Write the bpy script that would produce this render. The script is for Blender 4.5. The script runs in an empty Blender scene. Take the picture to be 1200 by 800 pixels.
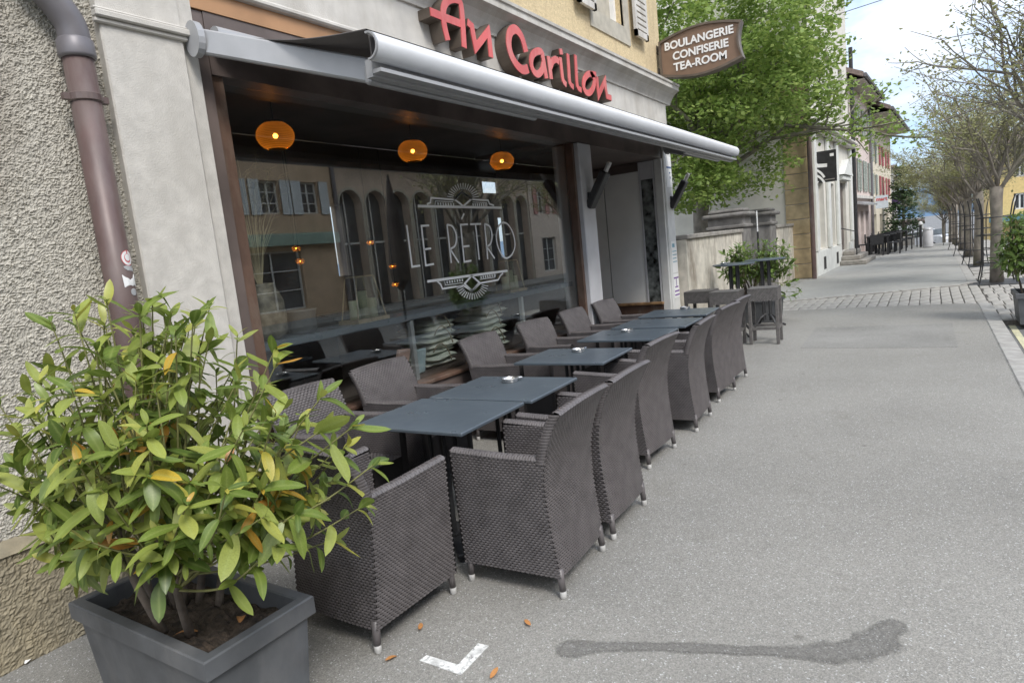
import bpy, math, random
from mathutils import Vector, Matrix, noise as mnoise
R = math.radians
sc = bpy.context.scene
col = sc.collection
# ------------------------------------------------------------------ camera
YAW, PITCH, ROLL, FPX = R(33.4704), R(-7.7659), R(-6.0183), 755.84
fw = Vector((math.cos(PITCH)*math.cos(YAW), math.cos(PITCH)*math.sin(YAW), math.sin(PITCH)))
r0 = Vector((math.sin(YAW), -math.cos(YAW), 0)); u0 = r0.cross(fw)
rt = math.cos(ROLL)*r0 + math.sin(ROLL)*u0
up = -math.sin(ROLL)*r0 + math.cos(ROLL)*u0
CAM = Vector((0, 0, 1.6))
cd = bpy.data.cameras.new('camera'); cam = bpy.data.objects.new('camera', cd); col.objects.link(cam)
cd.sensor_fit = 'HORIZONTAL'; cd.sensor_width = 36.0; cd.lens = FPX/1200*36.0
cd.clip_start = 0.05; cd.clip_end = 9000
m = Matrix((rt, up, -fw)).transposed().to_4x4(); m.translation = CAM
cam.matrix_world = m
sc.camera = cam
# ------------------------------------------------------------------ world: sky with broken cloud
SUN_EL, SUN_AZ = 50, 240      # degrees; azimuth of the sun measured from +X towards +Y
w = bpy.data.worlds.new('World'); sc.world = w; w.use_nodes = True
nt = w.node_tree; N = nt.nodes; L = nt.links; N.clear()
out = N.new('ShaderNodeOutputWorld'); bg = N.new('ShaderNodeBackground'); bg.inputs['Strength'].default_value = 0.14
sky = N.new('ShaderNodeTexSky'); sky.sky_type = 'NISHITA'; sky.sun_disc = False
sky.sun_elevation = R(SUN_EL); sky.sun_rotation = R(90-SUN_AZ); sky.altitude = 400; sky.dust_density = 1.5
tc = N.new('ShaderNodeTexCoord'); sep = N.new('ShaderNodeSeparateXYZ'); L.new(tc.outputs['Generated'], sep.inputs[0])
def wm(op, a, b):
    n = N.new('ShaderNodeMath'); n.operation = op
    for i, v in enumerate((a, b)):
        if isinstance(v, (int, float)): n.inputs[i].default_value = v
        else: L.new(v, n.inputs[i])
    return n.outputs[0]
zz = wm('ADD', wm('MAXIMUM', sep.outputs[2], 0.0), 0.22)
cmb = N.new('ShaderNodeCombineXYZ')
L.new(wm('DIVIDE', sep.outputs[0], zz), cmb.inputs[0]); L.new(wm('DIVIDE', sep.outputs[1], zz), cmb.inputs[1])
cmb.inputs[2].default_value = 3.7
nz = N.new('ShaderNodeTexNoise'); nz.inputs['Scale'].default_value = 1.15; nz.inputs['Detail'].default_value = 7; nz.inputs['Roughness'].default_value = 0.55
L.new(cmb.outputs[0], nz.inputs['Vector'])
cr = N.new('ShaderNodeValToRGB'); cr.color_ramp.elements[0].position = 0.40; cr.color_ramp.elements[1].position = 0.64
L.new(nz.outputs['Fac'], cr.inputs['Fac'])
nz2 = N.new('ShaderNodeTexNoise'); nz2.inputs['Scale'].default_value = 2.6; nz2.inputs['Detail'].default_value = 5
L.new(cmb.outputs[0], nz2.inputs['Vector'])
cc = N.new('ShaderNodeMixRGB'); cc.inputs[1].default_value = (5.5, 5.6, 5.8, 1); cc.inputs[2].default_value = (9.7, 9.5, 9.2, 1)
L.new(nz2.outputs['Fac'], cc.inputs[0])
# overcast law: cloud three times as bright overhead as at the horizon
cie = N.new('ShaderNodeMixRGB'); cie.blend_type = 'MULTIPLY'; cie.inputs[0].default_value = 1; L.new(cc.outputs[0], cie.inputs[1])
lum = wm('ADD', wm('MULTIPLY', wm('MAXIMUM', sep.outputs[2], 0.0), 1.55), 0.25); L.new(lum, cie.inputs[2])
thin = N.new('ShaderNodeMixRGB'); thin.inputs[0].default_value = 0.75; thin.inputs[2].default_value = (1.3, 1.85, 2.8, 1)
L.new(sky.outputs[0], thin.inputs[1])
mx = N.new('ShaderNodeMixRGB'); L.new(cr.outputs[0], mx.inputs[0]); L.new(thin.outputs[0], mx.inputs[1]); L.new(cie.outputs[0], mx.inputs[2])
L.new(mx.outputs[0], bg.inputs['Color']); L.new(bg.outputs[0], out.inputs['Surface'])
# ------------------------------------------------------------------ sun behind thin cloud
sd = bpy.data.lights.new('sun', 'SUN'); sd.energy = 1.0; sd.angle = R(18); sd.color = (1, 0.96, 0.9)
so = bpy.data.objects.new('sun', sd); col.objects.link(so)
sv = Vector((math.cos(R(SUN_EL))*math.cos(R(SUN_AZ)), math.cos(R(SUN_EL))*math.sin(R(SUN_AZ)), math.sin(R(SUN_EL))))
so.rotation_euler = sv.to_track_quat('Z', 'Y').to_euler(); so.location = sv*60
sc.view_settings.view_transform = 'Standard'; sc.view_settings.look = 'None'
sc.view_settings.exposure = 1.42; sc.view_settings.gamma = 1.0; sc.view_settings.use_curve_mapping = False
sc.cycles.use_denoising = True; sc.cycles.max_bounces = 7; sc.cycles.transparent_max_bounces = 16
sc.cycles.caustics_reflective = False; sc.cycles.caustics_refractive = False
# ------------------------------------------------------------------ measuring helper (photo pixel -> point on a known plane)
def ray(x, y): return fw + rt*((x-600)/FPX) - up*((y-400)/FPX)
def ony(x, y, Y):
    d = ray(x, y); return CAM + d*(Y/d.y)
def onz(x, y, z=0.0):
    d = ray(x, y); return CAM + d*((z-CAM.z)/d.z)
# ------------------------------------------------------------------ materials
def mat(name, base, rough=0.6, metal=0.0, var=0.12, nscale=6.0, bump=0.0, bscale=60.0, detail=5, dirt=None, dscale=1.5, spec=0.5, dist=0.01):
    mt = bpy.data.materials.new(name); mt.use_nodes = True
    n = mt.node_tree.nodes; l = mt.node_tree.links; b = n['Principled BSDF']
    b.inputs['Roughness'].default_value = rough; b.inputs['Metallic'].default_value = metal
    b.inputs['Specular IOR Level'].default_value = spec
    t = n.new('ShaderNodeTexCoord')
    a = n.new('ShaderNodeTexNoise'); a.inputs['Scale'].default_value = nscale; a.inputs['Detail'].default_value = detail
    l.new(t.outputs['Object'], a.inputs['Vector'])
    r = n.new('ShaderNodeValToRGB')
    lo = [max(0, c*(1-var*1.6)) for c in base]; hi = [min(1, c*(1+var*1.6)) for c in base]
    r.color_ramp.elements[0].color = (*lo, 1); r.color_ramp.elements[1].color = (*hi, 1)
    r.color_ramp.elements[0].position = .3; r.color_ramp.elements[1].position = .7
    l.new(a.outputs['Fac'], r.inputs['Fac']); cout = r.outputs[0]
    if dirt:
        d = n.new('ShaderNodeTexNoise'); d.inputs['Scale'].default_value = dscale; d.inputs['Detail'].default_value = 8; d.inputs['Roughness'].default_value = .65
        mp = n.new('ShaderNodeMapping'); mp.inputs['Scale'].default_value = (1, 1, .35); l.new(t.outputs['Object'], mp.inputs[0]); l.new(mp.outputs[0], d.inputs['Vector'])
        dr = n.new('ShaderNodeValToRGB'); dr.color_ramp.elements[0].position = .48; dr.color_ramp.elements[1].position = .72
        l.new(d.outputs['Fac'], dr.inputs['Fac'])
        mm = n.new('ShaderNodeMixRGB'); mm.inputs[2].default_value = (*dirt, 1); l.new(dr.outputs[0], mm.inputs[0]); l.new(cout, mm.inputs[1]); cout = mm.outputs[0]
    l.new(cout, b.inputs['Base Color'])
    if bump:
        h = n.new('ShaderNodeTexNoise'); h.inputs['Scale'].default_value = bscale; h.inputs['Detail'].default_value = 6; l.new(t.outputs['Object'], h.inputs['Vector'])
        bp = n.new('ShaderNodeBump'); bp.inputs['Strength'].default_value = bump; bp.inputs['Distance'].default_value = dist
        l.new(h.outputs['Fac'], bp.inputs['Height']); l.new(bp.outputs[0], b.inputs['Normal'])
    return mt
def emat(name, colr, strength):
    mt = bpy.data.materials.new(name); mt.use_nodes = True
    b = mt.node_tree.nodes['Principled BSDF']; b.inputs['Base Color'].default_value = (*colr, 1)
    b.inputs['Emission Color'].default_value = (*colr, 1); b.inputs['Emission Strength'].default_value = strength
    return mt
def leafmat(name, stops, attr=None, transl=0.3, rough=0.38):
    """leaf colour by a random value per leaf: object random, or a face attribute"""
    mt = bpy.data.materials.new(name); mt.use_nodes = True
    n = mt.node_tree.nodes; l = mt.node_tree.links; b = n['Principled BSDF']; o = n['Material Output']
    if attr: s = n.new('ShaderNodeAttribute'); s.attribute_name = 'rnd'; src = s.outputs['Fac']
    else: s = n.new('ShaderNodeObjectInfo'); src = s.outputs['Random']
    r = n.new('ShaderNodeValToRGB'); e = r.color_ramp.elements
    e[0].position, e[0].color = stops[0][0], (*stops[0][1], 1); e[1].position, e[1].color = stops[-1][0], (*stops[-1][1], 1)
    for p, c in stops[1:-1]: k = e.new(p); k.color = (*c, 1)
    l.new(src, r.inputs['Fac'])
    ra = n.new('ShaderNodeAttribute'); ra.attribute_name = 'rib'
    pw = n.new('ShaderNodeMath'); pw.operation = 'POWER'; pw.inputs[1].default_value = 5; l.new(ra.outputs['Fac'], pw.inputs[0])
    ml = n.new('ShaderNodeMath'); ml.operation = 'MULTIPLY'; ml.inputs[1].default_value = .38; l.new(pw.outputs[0], ml.inputs[0])
    hx = n.new('ShaderNodeMixRGB'); hx.inputs[2].default_value = (.36, .42, .14, 1); l.new(ml.outputs[0], hx.inputs[0]); l.new(r.outputs[0], hx.inputs[1])
    tcn = n.new('ShaderNodeTexCoord'); nzz = n.new('ShaderNodeTexNoise'); nzz.inputs['Scale'].default_value = 30; l.new(tcn.outputs['Object'], nzz.inputs['Vector'])
    hs = n.new('ShaderNodeHueSaturation'); l.new(hx.outputs[0], hs.inputs['Color'])
    mr = n.new('ShaderNodeMapRange'); mr.inputs[3].default_value = .7; mr.inputs[4].default_value = 1.3; l.new(nzz.outputs['Fac'], mr.inputs[0]); l.new(mr.outputs[0], hs.inputs['Value'])
    l.new(hs.outputs[0], b.inputs['Base Color']); b.inputs['Roughness'].default_value = rough
    t = n.new('ShaderNodeBsdfTranslucent'); l.new(hs.outputs[0], t.inputs['Color'])
    mxs = n.new('ShaderNodeMixShader'); mxs.inputs[0].default_value = transl
    l.new(b.outputs[0], mxs.inputs[1]); l.new(t.outputs[0], mxs.inputs[2]); l.new(mxs.outputs[0], o.inputs['Surface'])
    return mt
def glassmat(name, tint, r0v=0.06):
    mt = bpy.data.materials.new(name); mt.use_nodes = True
    n = mt.node_tree.nodes; l = mt.node_tree.links; o = n['Material Output']; n.remove(n['Principled BSDF'])
    lw = n.new('ShaderNodeLayerWeight'); lw.inputs['Blend'].default_value = .5
    p = n.new('ShaderNodeMath'); p.operation = 'POWER'; p.inputs[1].default_value = 4.0; l.new(lw.outputs['Facing'], p.inputs[0])
    q = n.new('ShaderNodeMath'); q.operation = 'MULTIPLY_ADD'; q.inputs[1].default_value = 1-r0v; q.inputs[2].default_value = r0v; l.new(p.outputs[0], q.inputs[0])
    tr = n.new('ShaderNodeBsdfTransparent'); tr.inputs[0].default_value = (*tint, 1)
    g = n.new('ShaderNodeBsdfGlossy'); g.inputs['Roughness'].default_value = 0.0; g.inputs['Color'].default_value = (.95, .97, .96, 1)
    mxs = n.new('ShaderNodeMixShader'); l.new(q.outputs[0], mxs.inputs[0]); l.new(tr.outputs[0], mxs.inputs[1]); l.new(g.outputs[0], mxs.inputs[2])
    l.new(mxs.outputs[0], o.inputs['Surface']); return mt
# asphalt: light aggregate in grey binder
def asphalt(name, base, speck, fine=1.0, patch=0.16):
    mt = bpy.data.materials.new(name); mt.use_nodes = True
    n = mt.node_tree.nodes; l = mt.node_tree.links; b = n['Principled BSDF']
    t = n.new('ShaderNodeTexCoord')
    def nz(s, d=4, rg=.6):
        a = n.new('ShaderNodeTexNoise'); a.inputs['Scale'].default_value = s; a.inputs['Detail'].default_value = d; a.inputs['Roughness'].default_value = rg
        l.new(t.outputs['Object'], a.inputs['Vector']); return a.outputs['Fac']
    def ramp(src, p0, p1, c0, c1):
        r = n.new('ShaderNodeValToRGB'); r.color_ramp.elements[0].position = p0; r.color_ramp.elements[1].position = p1
        r.color_ramp.elements[0].color = (*c0, 1); r.color_ramp.elements[1].color = (*c1, 1); l.new(src, r.inputs['Fac']); return r.outputs[0]
    big = ramp(nz(.55, 7), .3, .72, [c*(1-patch) for c in base], [c*(1+patch) for c in base])
    v = n.new('ShaderNodeTexVoronoi'); v.inputs['Scale'].default_value = 190*fine; l.new(t.outputs['Object'], v.inputs['Vector'])
    sp = n.new('ShaderNodeSeparateColor'); l.new(v.outputs['Color'], sp.inputs[0])
    stone = ramp(sp.outputs[0], .15, .95, (.80, .80, .79), (1.23, 1.225, 1.20))
    mm = n.new('ShaderNodeMixRGB'); mm.blend_type = 'MULTIPLY'; mm.inputs[0].default_value = 1; l.new(big, mm.inputs[1]); l.new(stone, mm.inputs[2])
    wsp = ramp(sp.outputs[1], .965, .98, (0, 0, 0), (1, 1, 1))
    m2 = n.new('ShaderNodeMixRGB'); m2.inputs[2].default_value = (*speck, 1); l.new(wsp, m2.inputs[0]); l.new(mm.outputs[0], m2.inputs[1])
    st = ramp(nz(2.2, 8, .7), .56, .80, (1, 1, 1), (.72, .71, .69))
    gum = n.new('ShaderNodeTexVoronoi'); gum.inputs['Scale'].default_value = 2.3; l.new(t.outputs['Object'], gum.inputs['Vector'])
    gr = ramp(gum.outputs['Distance'], .035, .06, (.70, .69, .68), (1, 1, 1))
    wn = n.new('ShaderNodeTexNoise'); wn.inputs['Scale'].default_value = 3; l.new(t.outputs['Object'], wn.inputs['Vector'])
    wmx = n.new('ShaderNodeMixRGB'); wmx.inputs[0].default_value = .16; l.new(t.outputs['Object'], wmx.inputs[1]); l.new(wn.outputs['Color'], wmx.inputs[2])
    ck = n.new('ShaderNodeTexVoronoi'); ck.feature = 'DISTANCE_TO_EDGE'; ck.inputs['Scale'].default_value = .42; l.new(wmx.outputs[0], ck.inputs['Vector'])
    cr_ = ramp(ck.outputs['Distance'], .0022, .0045, (.55, .54, .53), (1, 1, 1))
    for extra in (gr,):
        mmx = n.new('ShaderNodeMixRGB'); mmx.blend_type = 'MULTIPLY'; mmx.inputs[0].default_value = 1; l.new(st, mmx.inputs[1]); l.new(extra, mmx.inputs[2]); st = mmx.outputs[0]
    m3 = n.new('ShaderNodeMixRGB'); m3.blend_type = 'MULTIPLY'; m3.inputs[0].default_value = 1; l.new(m2.outputs[0], m3.inputs[1]); l.new(st, m3.inputs[2])
    l.new(m3.outputs[0], b.inputs['Base Color']); b.inputs['Roughness'].default_value = .85; b.inputs['Specular IOR Level'].default_value = .3
    bp = n.new('ShaderNodeBump'); bp.inputs['Strength'].default_value = .55; bp.inputs['Distance'].default_value = .006
    l.new(v.outputs['Distance'], bp.inputs['Height']); l.new(bp.outputs[0], b.inputs['Normal'])
    return mt
def ragged(mt, attr, lo, hi, scale):
    """let the ground show through where the coat is worn or thin"""
    n = mt.node_tree.nodes; l = mt.node_tree.links; o = n['Material Output']; src = o.inputs['Surface'].links[0].from_socket
    t = n.new('ShaderNodeTexCoord'); a = n.new('ShaderNodeTexNoise'); a.inputs['Scale'].default_value = scale; a.inputs['Detail'].default_value = 8; a.inputs['Roughness'].default_value = .75; l.new(t.outputs['Object'], a.inputs['Vector']); v = a.outputs['Fac']
    if attr:
        at = n.new('ShaderNodeAttribute'); at.attribute_name = attr; ad = n.new('ShaderNodeMath'); ad.operation = 'ADD'; l.new(at.outputs['Fac'], ad.inputs[0]); l.new(v, ad.inputs[1]); v = ad.outputs[0]
    mr = n.new('ShaderNodeMapRange'); mr.inputs[1].default_value = lo; mr.inputs[2].default_value = hi; l.new(v, mr.inputs[0])
    tr = n.new('ShaderNodeBsdfTransparent'); mx_ = n.new('ShaderNodeMixShader'); l.new(mr.outputs[0], mx_.inputs[0]); l.new(tr.outputs[0], mx_.inputs[1]); l.new(src, mx_.inputs[2]); l.new(mx_.outputs[0], o.inputs['Surface'])
M = {}
M['asphalt'] = asphalt('asphalt', (.252, .245, .229), (.48, .48, .47))
M['asphalt_wet'] = asphalt('asphalt_stained', (.18, .175, .165), (.36, .36, .35))
ragged(M['asphalt_wet'], 'rib', .62, 1.6, 40)
M['asphalt_far'] = asphalt('asphalt_brightened', (.31, .31, .30), (.5, .5, .49))  # far copy, lightened in colour to offset the tree shade and missing haze
M['road'] = asphalt('road_asphalt', (.15, .15, .15), (.3, .3, .3), .8)
M['kerb'] = mat('kerb_stone', (.33, .32, .30), .8, var=.14, nscale=9, bump=.4, bscale=120, dirt=(.2, .19, .18))
M['sett'] = mat('sett_stone', (.34, .325, .30), .8, var=.2, nscale=2.3, bump=.4, bscale=90)
M['joint'] = mat('joint_sand', (.12, .11, .10), .95, var=.2, nscale=30)
M['paint'] = mat('road_paint', (.72, .72, .70), .7, var=.1, nscale=60, bump=.4, bscale=200, dirt=(.34, .34, .33), dscale=9)
ragged(M['paint'], None, .33, .47, 30)
M['paint_y'] = mat('road_paint_yellow', (.55, .52, .34), .7, var=.12, nscale=40, dirt=(.3, .29, .25), dscale=7)
M['roughcast'] = mat('roughcast', (.43, .405, .35), .95, var=.14, nscale=40, bump=.5, bscale=220, dirt=(.25, .215, .17), dscale=1.1, dist=.004)
M['plinth'] = mat('plinth_render', (.27, .23, .155), .95, var=.16, nscale=25, bump=.5, bscale=220, dirt=(.25, .22, .16), dscale=2, dist=.004)
M['pilaster'] = mat('pilaster_render', (.58, .555, .51), .9, var=.07, nscale=14, bump=.6, bscale=170, dirt=(.50, .475, .43), dscale=2.2, dist=.004)
M['fascia'] = mat('fascia_stone', (.60, .58, .54), .85, var=.08, nscale=5, bump=.25, bscale=120, dirt=(.45, .42, .37), dscale=2.5)
M['stucco'] = mat('yellow_stucco', (.64, .52, .32), .95, var=.10, nscale=30, bump=1.0, bscale=75, dirt=(.47, .37, .23), dscale=3.2)
M['stone_trim'] = mat('window_stone', (.45, .42, .35), .85, var=.1, nscale=8, bump=.3)
M['brown'] = mat('brown_paint', (.125, .098, .088), .42, var=.2, nscale=3, bump=.1, bscale=30)
M['brown_worn'] = mat('brown_paint_worn', (.115, .068, .048), .5, var=.2, nscale=4, bump=.2, bscale=40, dirt=(.17, .13, .10), dscale=7)
M['orange'] = mat('varnished_board', (.42, .235, .12), .55, var=.12, nscale=3)
M['dark'] = mat('dark_void', (.016, .014, .014), .7, var=.2)
M['room'] = mat('interior_wall', (.20, .165, .14), .8, var=.25, nscale=2)
M['room_floor'] = mat('interior_floor', (.07, .05, .04), .5, var=.25, nscale=4)
M['post'] = mat('pale_post', (.56, .56, .575), .6, var=.05, nscale=5, bump=.1)
M['panel'] = mat('grey_panel', (.80, .80, .77), .25, var=.05, nscale=2)
M['wood'] = mat('ledge_wood', (.33, .20, .10), .5, var=.25, nscale=8)
M['alu'] = mat('awning_aluminium', (.56, .575, .60), .5, .1, var=.03, nscale=4)
M['alu_dull'] = mat('arm_aluminium', (.40, .405, .415), .45, .2, var=.04, nscale=6)
M['fabric'] = mat('awning_fabric', (.12, .11, .108), .9, var=.08, nscale=3, bump=.2, bscale=400)
M['black'] = mat('black_metal', (.035, .035, .037), .45, .2, var=.15, nscale=8)
M['pipe'] = mat('copper_brown_pipe', (.125, .082, .076), .45, .1, var=.12, nscale=5, dirt=(.17, .14, .13), dscale=4)
M['pipe_grey'] = mat('grey_pipe', (.17, .16, .17), .45, .2, var=.12, nscale=6)
M['glass'] = glassmat('shop_glass', (.92, .94, .93), .115)
M['pane'] = mat('dark_window_glass', (.07, .078, .085), .06, var=.3, nscale=.8)
M['white'] = mat('white_film', (.85, .85, .84), .5, var=.02)
M['red'] = mat('sign_red', (.62, .105, .10), .4, var=.10, nscale=3, dirt=(.66, .22, .2), dscale=5)
M['sign_side'] = mat('sign_side', (.135, .108, .085), .5, .2, var=.15, nscale=6)
M['sign_brown'] = mat('sign_brown', (.225, .145, .098), .45, var=.06, nscale=5)
M['wicker'] = mat('wicker_strand', (.112, .101, .101), .42, var=.12, nscale=12)
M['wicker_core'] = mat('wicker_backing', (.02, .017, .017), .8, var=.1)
M['wicker_grey'] = mat('wicker_grey', (.125, .117, .112), .45, var=.16, nscale=25)
M['foot'] = mat('steel_cap', (.55, .54, .52), .45, .15, var=.1, nscale=30)
M['slate'] = mat('table_laminate', (.082, .102, .122), .30, var=.07, nscale=2, dirt=(.092, .112, .132), dscale=3)
n_ = M['slate'].node_tree.nodes; l_ = M['slate'].node_tree.links; q_ = n_.new('ShaderNodeTexNoise'); q_.inputs['Scale'].default_value = 3; q_.inputs['Detail'].default_value = 3; q_.inputs['Roughness'].default_value = .7
g_ = n_.new('ShaderNodeMapRange'); g_.inputs[1].default_value = .3; g_.inputs[2].default_value = .7; g_.inputs[3].default_value = .24; g_.inputs[4].default_value = .36; l_.new([x for x in n_ if x.type == 'TEX_COORD'][0].outputs['Object'], q_.inputs['Vector']); l_.new(q_.outputs['Fac'], g_.inputs[0]); l_.new(g_.outputs[0], n_['Principled BSDF'].inputs['Roughness'])
M['steel'] = mat('steel', (.62, .61, .60), .2, .9, var=.08, nscale=20)
M['ash'] = mat('ash', (.45, .44, .43), .9, var=.3, nscale=60)
M['planter'] = mat('planter_fibreglass', (.085, .09, .097), .55, var=.16, nscale=6, bump=.15, bscale=30, dirt=(.14, .14, .142), dscale=4)
M['soil'] = mat('soil', (.06, .044, .032), .95, var=.45, nscale=22, bump=1, bscale=45, dist=.02)
M['bark'] = mat('bark', (.13, .105, .085), .9, var=.25, nscale=12, bump=.8, bscale=40)
M['bark_tree'] = mat('tree_bark', (.23, .205, .175), .9, var=.25, nscale=5, bump=.8, bscale=25, dirt=(.21, .215, .14), dscale=2)
M['stem_green'] = mat('young_stem', (.17, .17, .06), .6, var=.2, nscale=10)
LST = [(0, (.075, .125, .022)), (.25, (.155, .22, .04)), (.55, (.24, .30, .06)), (.82, (.36, .395, .095)), (.89, (.42, .40, .075)), (.93, (.52, .36, .04)), (1, (.45, .19, .04))]
M['leaf'] = leafmat('laurel_leaf', LST)
M['leaf_mass'] = leafmat('laurel_leaf_mass', LST, True)
M['leaf_far'] = leafmat('laurel_leaf_far', [(0, (.075, .135, .025)), (.5, (.125, .205, .045)), (1, (.21, .28, .075))], True)
M['leaf_tree'] = leafmat('maple_leaf', [(0, (.17, .265, .06)), (.5, (.27, .375, .095)), (1, (.40, .48, .14))], True, .45, .5)
M['leaf_bud'] = leafmat('bud_leaf', [(0, (.27, .28, .12)), (.5, (.33, .335, .16)), (1, (.36, .33, .18))], True, .4, .6)
M['leaf_dry'] = mat('dry_leaf', (.42, .19, .06), .8, var=.3, nscale=30)
M['conifer'] = leafmat('conifer_needles', [(0, (.06, .11, .05)), (1, (.12, .18, .08))], True, .2, .6)
M['amber'] = None
# ------------------------------------------------------------------ mesh builder
class MB:
    def __init__(s): s.v = []; s.f = []; s.a = []; s.rib = None
    def quad(s, a, b, c, d): k = len(s.v); s.v += [a, b, c, d]; s.f.append((k, k+1, k+2, k+3))
    def poly(s, pts): k = len(s.v); s.v += list(pts); s.f.append(tuple(range(k, k+len(pts))))
    def box(s, lo, hi, mtx=None, bev=0.0):
        (x0, y0, z0), (x1, y1, z1) = lo, hi
        if bev:
            b = min(bev, (x1-x0)*.45, (y1-y0)*.45, (z1-z0)*.45); k = len(s.v); P = []
            for z, i in ((z0, b), (z0+b, 0), (z1-b, 0), (z1, b)):
                # chamfered octagon rings
                P += [(x0+b+i*.6, y0+i, z), (x1-b-i*.6, y0+i, z), (x1-i, y0+b+i*.6, z), (x1-i, y1-b-i*.6, z), (x1-b-i*.6, y1-i, z), (x0+b+i*.6, y1-i, z), (x0+i, y1-b-i*.6, z), (x0+i, y0+b+i*.6, z)]
            F = [tuple(range(7, -1, -1)), tuple(range(24, 32))]
            for r in range(3):
                for i in range(8): F.append((r*8+i, r*8+(i+1) % 8, r*8+8+(i+1) % 8, r*8+8+i))
        else:
            P = [(x0, y0, z0), (x1, y0, z0), (x1, y1, z0), (x0, y1, z0), (x0, y0, z1), (x1, y0, z1), (x1, y1, z1), (x0, y1, z1)]
            F = [(3, 2, 1, 0), (4, 5, 6, 7), (0, 1, 5, 4), (1, 2, 6, 5), (2, 3, 7, 6), (3, 0, 4, 7)]; k = len(s.v)
        if mtx: P = [tuple(mtx @ Vector(p)) for p in P]
        s.v += P; s.f += [tuple(k+i for i in f) for f in F]; return s
    def tube(s, pts, rad, n=8, cap=True):
        pts = [Vector(p) for p in pts]; k0 = len(s.v); m = len(pts)
        if not hasattr(rad, '__len__'): rad = [rad]*m
        t0 = (pts[1]-pts[0]).normalized(); a = Vector((0, 0, 1)) if abs(t0.z) < .9 else Vector((1, 0, 0))
        x = t0.cross(a).normalized()
        for i, p in enumerate(pts):
            t = (pts[min(i+1, m-1)]-pts[max(i-1, 0)]).normalized(); x = (x-t*x.dot(t)).normalized(); y = t.cross(x)
            for j in range(n):
                an = 2*math.pi*j/n; q = p+(x*math.cos(an)+y*math.sin(an))*rad[i]; s.v.append((q.x, q.y, q.z))
        for i in range(m-1):
            for j in range(n):
                s.f.append((k0+i*n+j, k0+i*n+(j+1) % n, k0+(i+1)*n+(j+1) % n, k0+(i+1)*n+j))
        if cap: s.f.append(tuple(k0+j for j in range(n-1, -1, -1))); s.f.append(tuple(k0+(m-1)*n+j for j in range(n)))
        return s
    def lathe(s, prof, c=(0, 0, 0), n=24, cap=False):
        k = len(s.v); m = len(prof)
        for r, z in prof:
            for j in range(n): an = 2*math.pi*j/n; s.v.append((c[0]+r*math.cos(an), c[1]+r*math.sin(an), c[2]+z))
        for i in range(m-1):
            for j in range(n): s.f.append((k+i*n+j, k+i*n+(j+1) % n, k+(i+1)*n+(j+1) % n, k+(i+1)*n+j))
        if cap: s.f.append(tuple(k+j for j in range(n-1, -1, -1))); s.f.append(tuple(k+(m-1)*n+j for j in range(n)))
        return s
    def extrude(s, poly, fn, d0, d1):
        """poly of 2-D points, fn(a, b, d) -> 3-D; a closed solid between d0 and d1"""
        k = len(s.v); n = len(poly)
        s.v += [tuple(fn(a, b, d0)) for a, b in poly] + [tuple(fn(a, b, d1)) for a, b in poly]
        s.f.append(tuple(range(k+n-1, k-1, -1))); s.f.append(tuple(range(k+n, k+2*n)))
        for i in range(n): s.f.append((k+i, k+(i+1) % n, k+n+(i+1) % n, k+n+i))
        return s
    def strip(s, pts, wd, fn, d0, d1, closed=False):
        """a flat band of width wd along 2-D points, solid between depths d0 and d1, mitred joints"""
        P = [Vector(p) for p in pts]; n = len(P); Ls = []; Rs = []
        for i in range(n):
            if closed: a = P[i-1]; c = P[(i+1) % n]
            else: a = P[max(i-1, 0)]; c = P[min(i+1, n-1)]
            d1v = (P[i]-a); d2v = (c-P[i])
            d1v = d1v.normalized() if d1v.length > 1e-9 else d2v.normalized(); d2v = d2v.normalized() if d2v.length > 1e-9 else d1v
            t = (d1v+d2v); t = t.normalized() if t.length > 1e-6 else d1v
            nn = Vector((-t.y, t.x)); k = 1/max(.45, abs(nn.dot(Vector((-d1v.y, d1v.x)))))
            Ls.append(P[i]+nn*wd*.5*k); Rs.append(P[i]-nn*wd*.5*k)
        k = len(s.v)
        for i in range(n):
            for q in (Ls[i], Rs[i]):
                s.v.append(tuple(fn(q.x, q.y, d0))); s.v.append(tuple(fn(q.x, q.y, d1)))
        rng = range(n if closed else n-1)
        for i in rng:
            a = k+i*4; b = k+((i+1) % n)*4
            s.f += [(a+1, b+1, b+3, a+3), (a, a+2, b+2, b), (a, b, b+1, a+1), (a+2, a+3, b+3, b+2)]
        if not closed: s.f += [(k, k+1, k+3, k+2), (k+4*n-4, k+4*n-2, k+4*n-1, k+4*n-3)]
        return s
    def mesh(s, name, mt, smooth=False, off=None):
        me = bpy.data.meshes.new(name)
        v = s.v if off is None else [(a[0]-off[0], a[1]-off[1], a[2]-off[2]) for a in s.v]
        me.from_pydata([tuple(q) for q in v], [], s.f)
        if s.a:
            at = me.attributes.new('rnd', 'FLOAT', 'FACE'); at.data.foreach_set('value', s.a)
        if s.rib:
            at = me.attributes.new('rib', 'FLOAT', 'POINT'); at.data.foreach_set('value', s.rib)
        me.materials.append(mt)
        if smooth: me.polygons.foreach_set('use_smooth', [True]*len(me.polygons))
        return me
    def build(s, name, mt, parent=None, smooth=False, kind=None):
        off = wpos(parent) if parent else None
        o = bpy.data.objects.new(name, s.mesh(name, mt, smooth, off)); col.objects.link(o)
        if parent: o.parent = parent
        if kind: o['kind'] = kind
        return o
def wpos(o):
    p = Vector((0, 0, 0))
    while o: p += o.location; o = o.parent
    return p
def empty(name, loc, label, cat, group=None):
    o = bpy.data.objects.new(name, None); o.empty_display_size = .1; col.objects.link(o); o.location = loc
    return tag(o, label, cat, group)
def tag(o, label, cat, group=None, kind=None):
    o['label'] = label; o['category'] = cat
    if group: o['group'] = group
    if kind: o['kind'] = kind
    return o
def struct(o): o['kind'] = 'structure'; return o
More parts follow.
